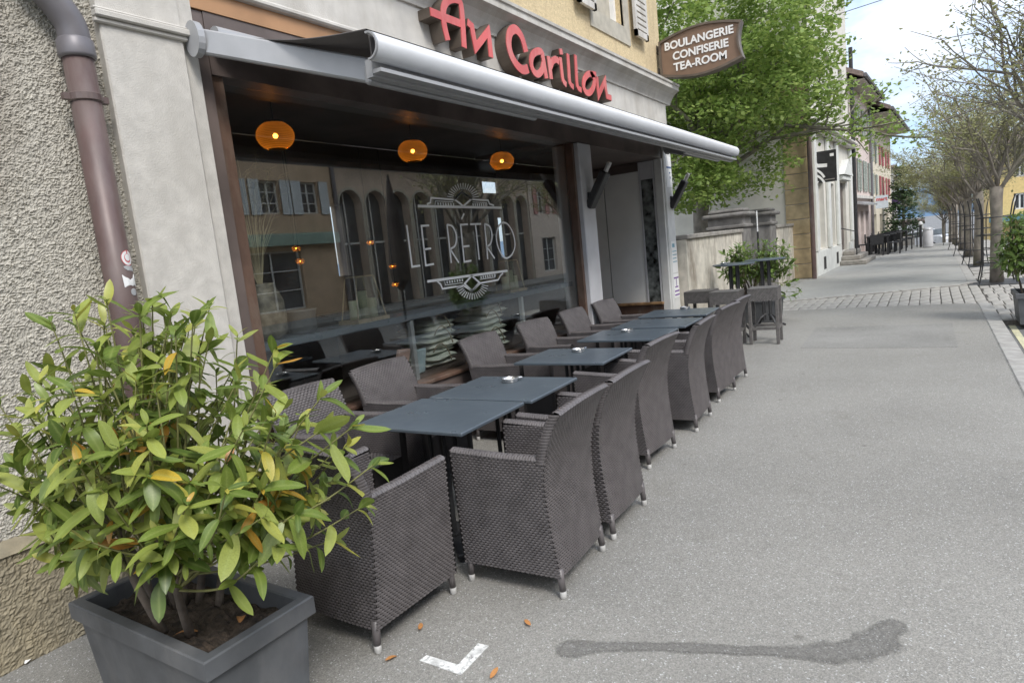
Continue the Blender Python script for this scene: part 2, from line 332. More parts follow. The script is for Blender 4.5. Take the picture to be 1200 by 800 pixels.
def kids(o): return [c for c in bpy.data.objects if c.parent == o]
def copy_tree(o, parent=None, tree=None):
    c = o.copy(); col.objects.link(c); c.parent = parent
    for ch in o.children: copy_tree(ch, c)
    return c
def place(mesh, name, parent, mtx, kind=None):
    o = bpy.data.objects.new(name, mesh); col.objects.link(o); o.parent = parent; o.matrix_local = mtx
    return o
def lerp(a, b, t): return a+(b-a)*t
def interp(x, tab):
    for (x0, y0), (x1, y1) in zip(tab, tab[1:]):
        if x <= x1: return y0+(y1-y0)*max(0, (x-x0))/(x1-x0)
    return tab[-1][1]
def smooth_path(P, sub=4, closed=False):
    """Catmull-Rom through points of any dimension"""
    P = [Vector(p) for p in P]; n = len(P); o = []
    for i in range(n if closed else n-1):
        a, b, c, d = (P[(i-1) % n], P[i], P[(i+1) % n], P[(i+2) % n]) if closed else (P[max(i-1, 0)], P[i], P[i+1], P[min(i+2, n-1)])
        for k in range(sub):
            t = k/sub; o.append(.5*((2*b)+(c-a)*t+(2*a-5*b+4*c-d)*t*t+(3*b-a-3*c+d)*t*t*t))
    if not closed: o.append(P[-1])
    return o
def wall_holes(mb, P0, U, Nn, W, H, holes, reveal, z0=0.0):
    """a wall face from P0 along U, W wide and H high, with real openings (u0,u1,z0,z1) and reveals"""
    P0 = Vector(P0); U = Vector(U); Nn = Vector(Nn)
    us = sorted({0, W, *[h[0] for h in holes], *[h[1] for h in holes]}); zs = sorted({z0, H, *[h[2] for h in holes], *[h[3] for h in holes]})
    pt = lambda u, z, d=0: tuple(P0+U*u+Vector((0, 0, z))-Nn*d)
    for a, b in zip(us, us[1:]):
        for c, d in zip(zs, zs[1:]):
            um, zm = (a+b)/2, (c+d)/2
            if any(h[0] < um < h[1] and h[2] < zm < h[3] for h in holes): continue
            mb.quad(pt(a, c), pt(b, c), pt(b, d), pt(a, d))
    for (a, b, c, d) in holes:
        mb.quad(pt(a, c), pt(a, d), pt(a, d, reveal), pt(a, c, reveal)); mb.quad(pt(b, d), pt(b, c), pt(b, c, reveal), pt(b, d, reveal))
        mb.quad(pt(a, d), pt(b, d), pt(b, d, reveal), pt(a, d, reveal)); mb.quad(pt(b, c), pt(a, c), pt(a, c, reveal), pt(b, c, reveal))
    return mb
# ================================================================== GROUND
rnd = random.Random(7)
xs = [-400, -60, -10, 12, 34, 37, 42, 50, 60, 75, 90, 130, 250, 500, 1500]; ys = [-900, -200, -60, -12, 0, 12, 60, 200, 900]
def gz(x): return interp(x, [(-400, -.12), (35, -.12), (38, -.24), (60, -1.95), (90, -4.6), (130, -7), (250, -9), (1500, -12)])
g = MB()
g.v = [(x, y, gz(x)) for x in xs for y in ys]
for i in range(len(xs)-1):
    for j in range(len(ys)-1):
        a = i*len(ys)+j; g.f.append((a, a+len(ys), a+len(ys)+1, a+1))
struct(g.build('ground', M['road']))
# pavement slabs, joints of the driveway between them
PV = lambda a, b, d: (a, b, d)
far_edge = [(14.3, 3.52), (14.6, 2.75), (14.85, 2.1), (15.2, 1.38), (15.6, .6), (16.0, -.1), (16.22, -.45), (16.55, -.64)]
pav = struct(MB().extrude([(-8, -.62), (12.86, -.62), (12.98, -.5), (12.95, 1.2), (12.8, 3.52), (-8, 3.52)], PV, -.119, 0).build('pavement', M['asphalt']))
pav2 = struct(MB().extrude([*far_edge, (36, -.62), (36, 3.2), (20.2, 3.2), (14.35, 3.52)], PV, -.119, 0).build('pavement_beyond', M['asphalt_far']))
bxk = MB().box((-.492, -.088, -.119), (.492, .088, .004), bev=.012).mesh('kerb_stone', M['kerb'])
for i in range(15): place(bxk, 'kerb_stone', pav, Matrix.Translation((-1.6+i, -.712, 0)))
for i in range(19): place(bxk, 'kerb_stone', pav2, Matrix.Translation((17.05+i, -.712, 0)))
# pale edging stones on the far side of the driveway
for (a, b) in zip(far_edge[1:-1], far_edge[2:]):
    p, q = Vector(a), Vector(b); ln = (q-p).length; an = math.atan2(q.y-p.y, q.x-p.x)
    place(MB().box((-ln*.49, -.06, -.1), (ln*.49, .06, .006), bev=.008).mesh('edging_stone', M['kerb']), 'edging_stone', pav2, Matrix.Translation(((p.x+q.x)/2-.06, (p.y+q.y)/2-.03, 0)) @ Matrix.Rotation(an, 4, 'Z'))
cro = struct(MB().box((12.7, -.8, -.118), (17, 3.3, -.055)).build('driveway', M['joint']))
sm = [MB().box((-.262, -.074, -.06), (.262, .074, .0), bev=.006).mesh('sett', M['sett']) for _ in range(3)]
nset = 0
for i in range(7):
    for j in range(24):
        x = 13.1+i*.54+rnd.uniform(-.006, .006); y = -.70+j*.162+rnd.uniform(-.006, .006)
        if x > interp(-y, [(-3.5, 14.5), (-2.75, 14.75), (-1.38, 15.35), (.1, 16.2), (.7, 16.7)]) or y > 3.15: continue
        place(sm[nset % 3], 'sett', cro, Matrix.Translation((x, y, -.020+rnd.uniform(-.005, .004))) @ Matrix.Rotation(rnd.uniform(-.015, .015), 4, 'Z')); nset += 1
tst = struct(MB().box((11.2, -2.2, -.118), (36, -.805, -.05)).build('tree_strip', M['joint']))
for i in range(14):
    for j in range(8):
        x = 11.5+i*.54; y = -.90-j*.162
        if abs(x-16.6) < .62 and abs(y+1.2) < .5: continue
        place(sm[(i+j) % 3], 'sett', tst, Matrix.Translation((x, y+(.0 if i % 2 else .03), -.03+rnd.uniform(-.005, .004))) @ Matrix.Rotation(rnd.uniform(-.015, .015), 4, 'Z'))
mb = MB()
for i in range(26): mb.box((19.0+i*.66, -2.15, -.05), (19.62+i*.66, -.83, -.03+rnd.uniform(-.004, .004)))
mb.build('far_setts', M['sett'], tst, kind='stuff')
# opposite pavement
struct(MB().box((-30, -12.2, -.119), (46, -9.2, .01)).build('pavement_opposite', M['asphalt']))
# painted corner mark, yellow line, stain, repaired patch
mk = MB().extrude([(1.752, 1.771), (1.791, 1.767), (1.795, 1.607), (1.945, 1.614), (1.949, 1.562), (1.749, 1.557)], PV, .001, .004)
tag(mk.build('corner_mark', M['paint']), 'worn white painted corner mark on the asphalt by the nearest chairs', 'marking')
tag(MB().box((4, -.96, -.119), (11.3, -.885, -.114)).build('yellow_line', M['paint_y']), 'yellow painted line on the road along the kerb', 'marking')
def blob(pts, jit, seed, sub=6):
    r = random.Random(seed); o = []
    for p in smooth_path(pts, sub, True):
        n = mnoise.noise(Vector((p.x*14, p.y*14, seed)))*jit*1.4+r.uniform(-jit, jit)*.5
        o.append((p.x+n, p.y+r.uniform(-jit, jit)*.6+n*.5))
    return o
wet_c = [(2.03, 1.30, .03), (2.07, 1.24, .055), (2.12, 1.15, .035), (2.20, .98, .028), (2.27, .80, .030), (2.33, .62, .026), (2.39, .46, .034), (2.44, .34, .06), (2.51, .25, .062), (2.57, .20, .07), (2.66, .17, .045), (2.72, .14, .04), (2.76, .12, .02)]
P_ = smooth_path(wet_c, 5); wm_ = MB(); wm_.rib = []; T_ = (-1.7, -1.15, -.6, 0, .6, 1.15, 1.7)
for i, p in enumerate(P_):
    d = (P_[min(i+1, len(P_)-1)]-P_[max(i-1, 0)]); d = Vector((d.x, d.y)).normalized(); nv = Vector((-d.y, d.x))
    for t in T_:
        q = Vector((p.x, p.y))+nv*p.z*.85*t*(1+.35*mnoise.noise(Vector((p.x*16, p.y*16, t)))); wm_.v.append((q.x, q.y, .0015))
        wm_.rib.append(max(0, min(1, (1.7-abs(t))/1.0))*min(1, i/3, (len(P_)-1-i)/3))
for i in range(len(P_)-1):
    for k in range(6): a_ = i*7+k; wm_.f.append((a_, a_+1, a_+8, a_+7))
tag(wm_.build('wet_stain', M['asphalt_wet']), 'dark wet trickle stain on the pavement in the foreground', 'stain')
M['patch'] = asphalt('asphalt_patch', (.225, .22, .21), (.45, .45, .43), 1.0, .3)
pp = [tuple(onz(x, y))[:2] for x, y in ((938, 408), (956, 384), (1116, 379), (1123, 407))]
tag(MB().extrude(pp, PV, .0005, .003).build('asphalt_patch', M['patch']), 'repaired rectangular patch of rougher asphalt before the driveway', 'pavement patch')
# ================================================================== CAFE BUILDING
B = empty('cafe_building', (6, 3.5, 0), 'café building with brown shopfront, pale pilasters and yellow stucco upper storey', 'building')
# roughcast wall: real relief where the photo shows it
def relief(x0, x1, z0, z1, y, st, amp, fq, seed, fn=None):
    mb = MB(); nx = int((x1-x0)/st)+1; nzz = int((z1-z0)/st)+1
    for j in range(nzz+1):
        for i in range(nx+1):
            x = x0+(x1-x0)*i/nx; z = z0+(z1-z0)*j/nzz
            a = mnoise.noise(Vector((x*fq, z*fq, seed))); b = mnoise.noise(Vector((x*fq*2.3, z*fq*2.3, seed+9)))
            mb.v.append((x, y-amp*(abs(a)*1.5+.45*b)-.004*mnoise.noise(Vector((x*2, z*2, seed))), z))
    for j in range(nzz):
        for i in range(nx): k = j*(nx+1)+i; mb.f.append((k, k+1, k+nx+2, k+nx+1))
    return mb
relief(.55, 1.84, .575, 3.4, 3.475, .0058, .0105, 72, 1.0).build('roughcast_wall', M['roughcast'], B)
relief(.55, 1.84, 0, .515, 3.452, .0075, .011, 52, 5.0).build('plinth', M['plinth'], B)
mb = MB(); mb.v = [(-6, 3.435, .512), (1.82, 3.435, .512), (1.82, 3.478, .585), (-6, 3.478, .585), (-6, 3.6, .5), (1.82, 3.6, .5)]; mb.f = [(0, 1, 2, 3), (0, 1, 5, 4)]
mb.build('plinth_ledge', M['plinth'], B)
MB().box((-6, 3.478, 0), (.56, 3.7, 7.4)).build('wall', M['roughcast'], B)
# pilaster
pil = MB().box((1.80, 3.415, 0), (2.235, 3.7, 2.955), bev=.008).box((2.235, 3.452, 0), (2.335, 3.7, 2.955), bev=.006).box((1.80, 3.425, 2.955), (2.235, 3.7, 3.26)).box((2.235, 3.455, 2.955), (2.335, 3.7, 3.26)).build('pilaster', M['pilaster'], B)
ml = MB()
for z0, z1, p in ((2.925, 2.95, .018), (2.95, 2.985, .036), (2.985, 3.0, .022)):
    ml.box((1.775, 3.415-p, z0), (2.235+p, 3.43, z1), bev=.006); ml.box((2.235+p, 3.452-p, z0), (2.335+p, 3.47, z1), bev=.006)
ml.build('moulding', M['pilaster'], pil)
bl = MB(); 
for (px, py) in ((203, 316), (222, 315)): p = ony(px, py, 3.414); bl.lathe([(.001, 0), (.008, 0)], (0, 0, 0), 8); 
# shopfront
MB().box((2.336, 3.475, 0), (2.412, 3.78, 3.14)).build('window_jamb', M['brown'], B)
MB().box((2.413, 3.492, 0), (2.50, 3.64, 2.80), bev=.006).build('window_post', M['brown_worn'], B)
fl = MB()
for (px, py, s) in ((256, 143, .012), (262, 147, .014), (259, 150, .009), (288, 296, .010), (258, 139, .006)):
    p = ony(px, py, 3.4915); fl.extrude([(p.x+s*math.cos(a*.9+px)*(.6+.5*math.sin(a*2+px)), p.z+s*math.sin(a*.9+px)*(.6+.4*math.cos(a+px))) for a in range(7)], lambda a, b, d: (a, d, b), 3.4905, 3.492)
MB().box((2.50, 3.52, 0), (7.03, 3.64, .595)).build('stall_riser', M['brown'], B)
MB().box((2.50, 3.495, .597), (7.03, 3.66, .632), bev=.008).build('window_sill', M['brown_worn'], B)
MB().box((6.985, 3.50, .634), (7.035, 3.60, 2.795), bev=.006).build('window_post', M['brown_worn'], B)
MB().box((2.50, 3.602, .634), (7.034, 3.610, 2.795)).build('window_pane', M['glass'], B)
MB().box((2.415, 3.47, 2.797), (9.98, 3.80, 3.145)).build('lintel_board', M['brown'], B)
MB().box((2.337, 3.462, 3.147), (9.98, 3.80, 3.255)).build('wooden_board', M['orange'], B)
sh = MB().box((2.505, 3.617, 1.135), (6.92, 3.665, 1.187), bev=.004).box((2.505, 3.665, 1.15), (6.92, 4.02, 1.18)).build('display_shelf', M['slate'], B)
for x in (4.0, 5.75): MB().box((x-.02, 3.617, .634), (x+.02, 3.655, 1.133)).build('mullion', M['alu_dull'], B)
MB().box((7.037, 3.445, 0), (7.375, 3.80, 2.795), bev=.01).build('post', M['post'], B)
# entrance recess with the display panel on its far side
MB().box((7.376, 3.80, 0), (7.41, 4.85, 2.80)).build('recess_wall', M['brown'], B)
MB().box((7.41, 4.80, 0), (10.2, 4.85, 2.80)).build('recess_back_wall', M['brown'], B)
MB().box((7.0, 3.80, 2.80), (10.2, 4.90, 2.86)).build('recess_ceiling', M['brown'], B)
MB().box((9.905, 3.60, 0), (10.0, 4.795, .54)).build('recess_base', M['brown_worn'], B)
MB().box((9.86, 3.58, .542), (10.0, 4.795, .585), bev=.01).build('ledge', M['wood'], B)
MB().box((9.93, 3.86, .587), (9.96, 4.455, 2.66)).build('display_panel', M['panel'], B)
MB().box((9.93, 4.475, .587), (9.96, 4.78, 2.66)).build('display_panel', M['panel'], B)
MB().box((9.965, 3.60, .587), (10.0, 4.795, 2.79)).build('panel_backing', M['black'], B)
MB().box((9.915, 3.83, .587), (9.96, 3.855, 2.79)).box((9.915, 3.60, .587), (9.96, 3.625, 2.79)).box((9.915, 3.63, 2.52), (9.96, 3.825, 2.79)).build('side_window_frame', M['post'], B)
MB().box((9.93, 3.63, .587), (9.94, 3.825, 2.515)).build('side_window_pane', mat('side_glass', (.13, .14, .135), .08, 0, var=.6, nscale=9), B)  # pale mottling in the colour stands in for reflected streaks in the glass
MB().box((9.925, 3.86, 2.665), (9.962, 4.795, 2.79)).build('panel_header', M['brown'], B)
cp = MB().box((9.962, 3.445, 0), (10.30, 3.595, 3.14), bev=.01).box((9.915, 3.47, 0), (9.96, 3.595, 3.14), bev=.008).build('corner_pilaster', mat('pilaster_paint', (.68, .68, .66), .7, var=.05, nscale=6, bump=.15), B)
MB().box((10.002, 3.597, 0), (10.30, 6.2, 7.4)).build('side_wall', M['stucco'], B)
# fascia, mouldings, cornice
MB().box((1.80, 3.46, 3.257), (10.27, 3.8, 3.70)).build('fascia', M['fascia'], B)
cn = MB().box((1.78, 3.425, 3.26), (10.30, 3.78, 3.30), bev=.012)
cn.extrude([(3.50, 3.64), (3.442, 3.64), (3.436, 3.665), (3.424, 3.69), (3.40, 3.73), (3.365, 3.775), (3.325, 3.805), (3.295, 3.82), (3.288, 3.825), (3.288, 3.882), (3.272, 3.89), (3.268, 3.918), (3.50, 3.945)], lambda a, b, d: (d, a, b), 1.75, 10.44)
cn.build('cornice', M['fascia'], B)
uw = MB(); wall_holes(uw, (-6, 3.50, 3.93), (1, 0, 0), (0, -1, 0), 16.3, 3.5, [(13.97, 14.88, .56, 2.2), (10.2, 11.1, .56, 2.2)], .2)
uw.build('upper_wall', M['stucco'], B)
MB().box((-6.3, 2.9, 7.43), (10.9, 6.6, 7.6)).build('roof', M['brown'], B)
for x0 in (7.97, 4.2):
    wf = MB().box((x0-.19, 3.482, 4.27), (x0+1.09, 3.53, 4.49)).box((x0-.19, 3.484, 4.49), (x0, 3.53, 6.3)).box((x0+.91, 3.484, 4.49), (x0+1.09, 3.53, 6.3)).build('window', M['stone_trim'], B)
    MB().box((x0+.02, 3.66, 4.5), (x0+.89, 3.68, 6.12)).build('blind', M['stone_trim'], wf)
    MB().box((x0, 3.60, 4.49), (x0+.06, 3.67, 6.13)).box((x0+.85, 3.60, 4.49), (x0+.91, 3.67, 6.13)).box((x0+.06, 3.60, 4.49), (x0+.85, 3.67, 4.54)).build('frame', M['white'], wf)
    for sx in (x0-.64, x0+1.13):
        s_ = MB().box((sx, 3.40, 4.42), (sx+.06, 3.44, 6.3)).box((sx+.41, 3.40, 4.42), (sx+.47, 3.44, 6.3)).box((sx, 3.40, 4.42), (sx+.47, 3.44, 4.5))
        for k in range(22): s_.box((sx+.06, 3.40, 4.52+k*.08), (sx+.41, 3.43, 4.575+k*.08), None)
        s_.build('shutter', M['fascia'], wf)
# interior room
rm = MB(); bw = [ony(x, y, 5.95) for x, y in ((564, 206), (593, 227), (583, 254), (604, 300), (386, 240), (412, 322))]
hs = [(bw[0].x, bw[1].x, bw[1].z, bw[0].z), (bw[2].x, bw[3].x, max(.4, bw[3].z), bw[2].z), (bw[4].x, bw[5].x, max(.5, bw[5].z), bw[4].z)]
wall_holes(rm, (2.0, 5.95, 0), (1, 0, 0), (0, -1, 0), 8.0, 3.0, [(h[0]-2, h[1]-2, h[2], min(2.8, h[3])) for h in hs], .2)
rm.build('interior_back_wall', M['room'], B)
MB().box((2.0, 3.65, 2.90), (10.0, 6.15, 3.0)).build('interior_ceiling', M['brown'], B)
MB().box((2.0, 3.65, -.1), (10.0, 6.15, .12)).build('interior_floor', M['room_floor'], B)
MB().box((2.0, 3.80, 0), (2.05, 6.15, 3)).build('interior_side_wall', M['room'], B)
MB().box((2.505, 3.67, .63), (6.92, 4.35, .66)).build('window_board', M['brown'], B)
# lettering on the glass: strokes measured on the pane plane
def G(p): q = ony(460+p[0]/5.333, 200+p[1]/5.333, 3.6005); return (q.x, q.z)
GF = lambda a, b, d: (a, d, b)
LT = empty('window_lettering', (4.9, 3.6, 1.45), 'thin white café name with art deco ornaments on the large window', 'lettering')
def stroke(mb, pts, wd=.017, sub=1, closed=False):
    P = [G(p) for p in pts]
    if sub > 1: P = [tuple(q) for q in smooth_path(P, sub, closed)]
    mb.strip(P, wd, GF, 3.5985, 3.6012, closed)
letters = dict(
 L=[([(88, 340), (122, 600), (172, 593)], 1)],
 E=[([(228, 342), (180, 345), (208, 592), (258, 583)], 1), ([(195, 492), (240, 486)], 1)],
 R=[([(340, 338), (367, 577)], 1), ([(340, 338), (375, 350), (398, 405), (392, 465), (360, 490)], 5), ([(360, 490), (414, 575)], 1)],
 E_acute=[([(470, 335), (425, 338), (448, 570), (492, 562)], 1), ([(437, 475), (480, 470)], 1), ([(447, 268), (430, 303)], 1)],
 T=[([(485, 335), (552, 333)], 1), ([(518, 334), (542, 556)], 1)],
 R_second=[([(575, 333), (595, 553)], 1), ([(575, 333), (607, 350), (622, 405), (612, 455), (588, 475)], 5), ([(588, 475), (638, 548)], 1)])
for k, ss in letters.items():
    mb = MB()
    for pts, sub in ss: stroke(mb, pts, .017, sub)
    mb.build('letter', M['white'], LT)
mb = MB(); stroke(mb, [(690, 325), (662, 350), (648, 410), (660, 480), (690, 535), (718, 545), (748, 520), (765, 465), (752, 390), (722, 338)], .017, 4, True); mb.build('letter', M['white'], LT)
for top in (True, False):
    mb = MB()
    if top:
        stroke(mb, [(158, 222), (680, 232)], .022)
        stroke(mb, [(215, 210), (236, 200), (240, 170), (385, 182), (432, 132), (495, 180), (597, 186), (606, 208), (634, 218)], .016)
        stroke(mb, [(388, 180), (432, 132), (492, 178), (442, 222)], .018, 1, True)
        stroke(mb, [(265, 215), (268, 190), (378, 196)], .006); stroke(mb, [(500, 196), (588, 202), (592, 220)], .006)
        c = (440, 178); rays = range(10, 175, 10); sg = -1; rows = [((283, 207), (380, 211)), ((502, 212), (582, 214))]; ra, rb = 62, 100
    else:
        stroke(mb, [(218, 692), (718, 625)], .022)
        stroke(mb, [(278, 690), (300, 710), (312, 738), (440, 716), (497, 752), (548, 702), (660, 682), (674, 655), (690, 640)], .016)
        stroke(mb, [(450, 706), (494, 656), (542, 698), (497, 752)], .018, 1, True)
        stroke(mb, [(325, 690), (330, 715), (440, 700)], .006); stroke(mb, [(545, 680), (640, 665), (645, 645)], .006)
        c = (497, 703); rays = range(190, 355, 10); sg = -1; rows = [((340, 697), (435, 683)), ((552, 666), (635, 652))]; ra, rb = 62, 102
    for a in rays:
        x, y = math.cos(R(a)), -math.sin(R(a))
        stroke(mb, [(c[0]+x*ra, c[1]+y*ra), (c[0]+x*rb, c[1]+y*rb)], .0065)
    for (a, b) in rows:
        for k in range(7):
            x = lerp(a[0], b[0], k/6); y = lerp(a[1], b[1], k/6); stroke(mb, [(x, y-8), (x+2, y+8)], .014)
    mb.build('ornament', M['white'], LT)
# ---------------------------------------------------------------- box letters on the fascia
SL = empty('sign_lettering', (6, 3.4, 3.35), 'raised red box letters reading Au Carillon on the white fascia', 'sign')
def c1(p): q = ony(480+p[0]/10, p[1]/10, 3.33); return (q.x, q.z)
def c2(p): q = ony(580+p[0]/7.273, 20+p[1]/7.273, 3.33); return (q.x, q.z)
def boxletter(strokes, cf, wd=.064):
    side = MB(); face = MB()
    for k, (pts, sub) in enumerate(strokes):
        P = [cf(p) for p in pts]
        if sub > 1: P = [tuple(q) for q in smooth_path(P, sub)]
        side.strip(P, wd+.014, GF, 3.335+k*.0015, 3.4585); face.strip(P, wd, GF, 3.326+k*.001, 3.334+k*.0015)
    s = side.build('letter', M['sign_side'], SL); face.build('letter_face', M['red'], s)
boxletter([([(448, 475), (412, 330), (395, 200), (400, 90), (440, 15), (510, -10), (580, 15), (605, 90), (620, 250), (640, 560)], 4), ([(243, 138), (430, 215), (625, 290)], 1)], c1)
boxletter([([(678, 262), (728, 310), (748, 430), (775, 560), (920, 372), (936, 480), (955, 675)], 1)], c1)
boxletter([([(264, 300), (242, 215), (215, 150), (170, 105), (128, 135), (117, 230), (140, 330), (190, 415), (240, 452), (282, 440)], 4)], c2, .085)
boxletter([([(408, 350), (395, 300), (355, 295), (318, 330), (308, 400), (330, 465), (365, 488), (400, 455), (412, 400)], 4), ([(402, 300), (420, 410), (440, 525)], 2)], c2, .07)
boxletter([([(455, 335), (468, 440), (480, 530)], 2), ([(474, 430), (490, 380), (520, 362), (545, 385)], 3)], c2, .068)
boxletter([([(556, 345), (568, 450), (580, 540), (608, 580)], 3)], c2, .06)
boxletter([([(558, 272), (566, 322)], 1)], c2, .07)
boxletter([([(620, 315), (628, 430), (638, 560), (670, 600)], 3)], c2, .06)
boxletter([([(685, 325), (692, 450), (702, 590), (737, 625)], 3)], c2, .06)
boxletter([([(835, 500), (800, 485), (763, 530), (756, 600), (780, 645), (815, 640), (842, 590), (848, 530), (825, 490), (862, 495)], 4)], c2, .07)
boxletter([([(868, 510), (876, 600), (884, 668), (938, 545), (944, 610), (956, 678), (992, 692)], 1)], c2, .066)
# ---------------------------------------------------------------- projecting brown sign
def textmesh(body, size, align='CENTER'):
    cu = bpy.data.curves.new('t', 'FONT'); cu.body = body; cu.size = size; cu.extrude = .004; cu.align_x = align; cu.offset = .0035*size/.12
    o = bpy.data.objects.new('t', cu); col.objects.link(o); bpy.context.view_layer.update()
    me = bpy.data.meshes.new_from_object(o.evaluated_get(bpy.context.evaluated_depsgraph_get()))
    bpy.data.objects.remove(o); bpy.data.curves.remove(cu); me.materials.clear(); return me
SX = 10.18
BS = empty('projecting_sign', (SX, 3.45, 4.0), 'curved brown projecting sign with white bakery lettering on the corner of the yellow wall', 'sign')
def barrel(o):
    P = []
    yl, yr, zb, zt = 3.42+o, 2.25-o, 4.05-o, 4.50+o
    for k in range(13): t = k/12; P.append((lerp(yl, yr, t), zt+.105*math.sin(math.pi*t)))
    for k in range(1, 8): t = k/8; P.append((yr+.05*math.sin(math.pi*t), lerp(zt, zb, t)))
    for k in range(13): t = k/12; P.append((lerp(yr, yl, t), zb-.105*math.sin(math.pi*t)))
    return P
SF = lambda a, b, d: (d, a, b)
body = MB().extrude(barrel(0), SF, SX-.06, SX+.06).build('panel', M['sign_brown'], BS)
o_, i_ = barrel(.028), barrel(-.002); k = len(o_); rim = MB()
for d in (SX-.085, SX+.085): rim.v += [(d, a, b) for a, b in o_]+[(d, a, b) for a, b in i_]
for i in range(k):
    j = (i+1) % k; rim.f += [(i, j, k+j, k+i), (2*k+i, 3*k+i, 3*k+j, 2*k+j), (i, 2*k+i, 2*k+j, j), (k+i, k+j, 3*k+j, 3*k+i)]
rim.build('rim', M['sign_side'], body)
for body_t, z, sz, yc in (('BOULANGERIE', 4.385, .155, 2.85), ('CONFISERIE', 4.22, .155, 2.83), ('TEA-ROOM', 4.06, .155, 2.84)):
    me = textmesh(body_t, sz); me.materials.append(M['white'])
    place(me, 'lettering', BS, Matrix.Translation((-.067, yc-3.45, z-4.0)) @ Matrix(((0, 0, -1, 0), (-1, 0, 0, 0), (0, 1, 0, 0), (0, 0, 0, 1))))
MB().tube([(SX, 3.40, 4.44), (SX, 3.52, 4.44)], .018).tube([(SX, 3.40, 4.11), (SX, 3.52, 4.11)], .018).box((SX-.04, 3.485, 4.38), (SX+.04, 3.51, 4.5)).box((SX-.04, 3.485, 4.05), (SX+.04, 3.51, 4.17)).build('bracket', M['sign_side'], BS)
# ---------------------------------------------------------------- awning
AW = empty('awning', (6, 3.4, 2.8), 'grey folding arm awning with dark fabric over the shop window', 'awning')
YF, ZF = 2.40, 2.722; AX0, AX1 = 2.60, 10.06
prof = [(.0+.062*math.cos(a), .070*math.sin(a)) for a in [R(100-8*k) for k in range(0, 26)]]   # half-round front rail, open to the wall
fr = MB(); th = .012; n = len(prof)
outer = [(YF-p[0], ZF+p[1]) for p in prof]; inner = [(YF-p[0]*.86, ZF+p[1]*.86) for p in prof]
for x in (AX0, AX1): fr.v += [(x, a, b) for a, b in outer]+[(x, a, b) for a, b in inner]
for i in range(n-1):
    fr.f += [(i, i+1, 2*n+i+1, 2*n+i), (n+i, 3*n+i, 3*n+i+1, n+i+1)]
for b0 in (0, 2*n):
    for i in range(n-1): fr.f.append((b0+i, b0+n+i, b0+n+i+1, b0+i+1))
fr.f += [(0, 2*n, 3*n, n), (n-1, 2*n-1, 4*n-1, 3*n-1)]
rail = fr.build('front_rail', M['alu'], AW, smooth=True)
MB().extrude([(a, b) for a, b in outer]+[(a, b) for a, b in reversed(inner)], SF, AX0-.014, AX0-.001).build('end_cap', M['alu_dull'], rail)
MB().extrude(outer, SF, AX1+.001, AX1+.014).build('end_cap', M['alu_dull'], rail)
MB().box((AX0+.03, YF+.03, ZF-.14), (AX1-.04, YF+.075, ZF-.05)).box((AX0+.03, YF-.03, ZF-.125), (AX1-.04, YF+.028, ZF-.106)).build('lower_rail', M['alu_dull'], AW)
fb = MB(); m_ = 14
for i in range(m_+1):
    t = i/m_; y = lerp(3.44, YF+.02, t); z = lerp(3.03, ZF+.092, t)-.05*math.sin(math.pi*t)
    for x in (2.42, AX1-.02):
        xx = x if x > 5 else lerp(2.42, AX0+.01, t)
        fb.v += [(xx, y, z), (xx, y, z-.006)]
for i in range(m_):
    a = i*4; fb.f += [(a, a+2, a+6, a+4), (a+1, a+5, a+7, a+3), (a, a+4, a+5, a+1), (a+2, a+3, a+7, a+6)]
fb.build('fabric', M['fabric'], AW, smooth=True)
MB().tube([(2.42, 3.40, 3.0), (10.0, 3.40, 3.0)], .045, 12).build('roller', M['alu_dull'], AW)
MB().box((AX0+.03, YF+.018, ZF-.05), (AX1-.04, YF+.027, ZF+.080)).build('inner_flap', M['fabric'], AW)
def barm(mb, a, b, w_, h_):
    a, b = Vector(a), Vector(b); d = (b-a); ln = d.length; q = d.to_track_quat('X', 'Z').to_matrix().to_4x4(); q.translation = a
    return mb.box((0, -w_/2, -h_/2), (ln, w_/2, h_/2), q, .01)
def frame_arm(x0, x1, sgn):
    # upper arm from the wall bracket, elbow, forearm to the front rail
    ar = barm(MB(), (x0, 3.37, 2.93), (x1, YF+.13, ZF-.07), .05, .13).build('arm', M['alu_dull'], AW)
    barm(MB(), (x1-sgn*.12, YF+.16, ZF-.085), (x1+sgn*1.6, YF+.11, ZF-.10), .045, .10).build('forearm', M['alu_dull'], AW)
    disc = MB(); cx = x0-sgn*.03
    disc.extrude([(3.37+.065*math.cos(a*.35), 2.935+.095*math.sin(a*.35)) for a in range(18)], SF, cx-.02, cx+.02); disc.build('wall_bracket', M['alu_dull'], AW)
frame_arm(2.305, 2.84, 1); frame_arm(9.93, 9.62, -1)
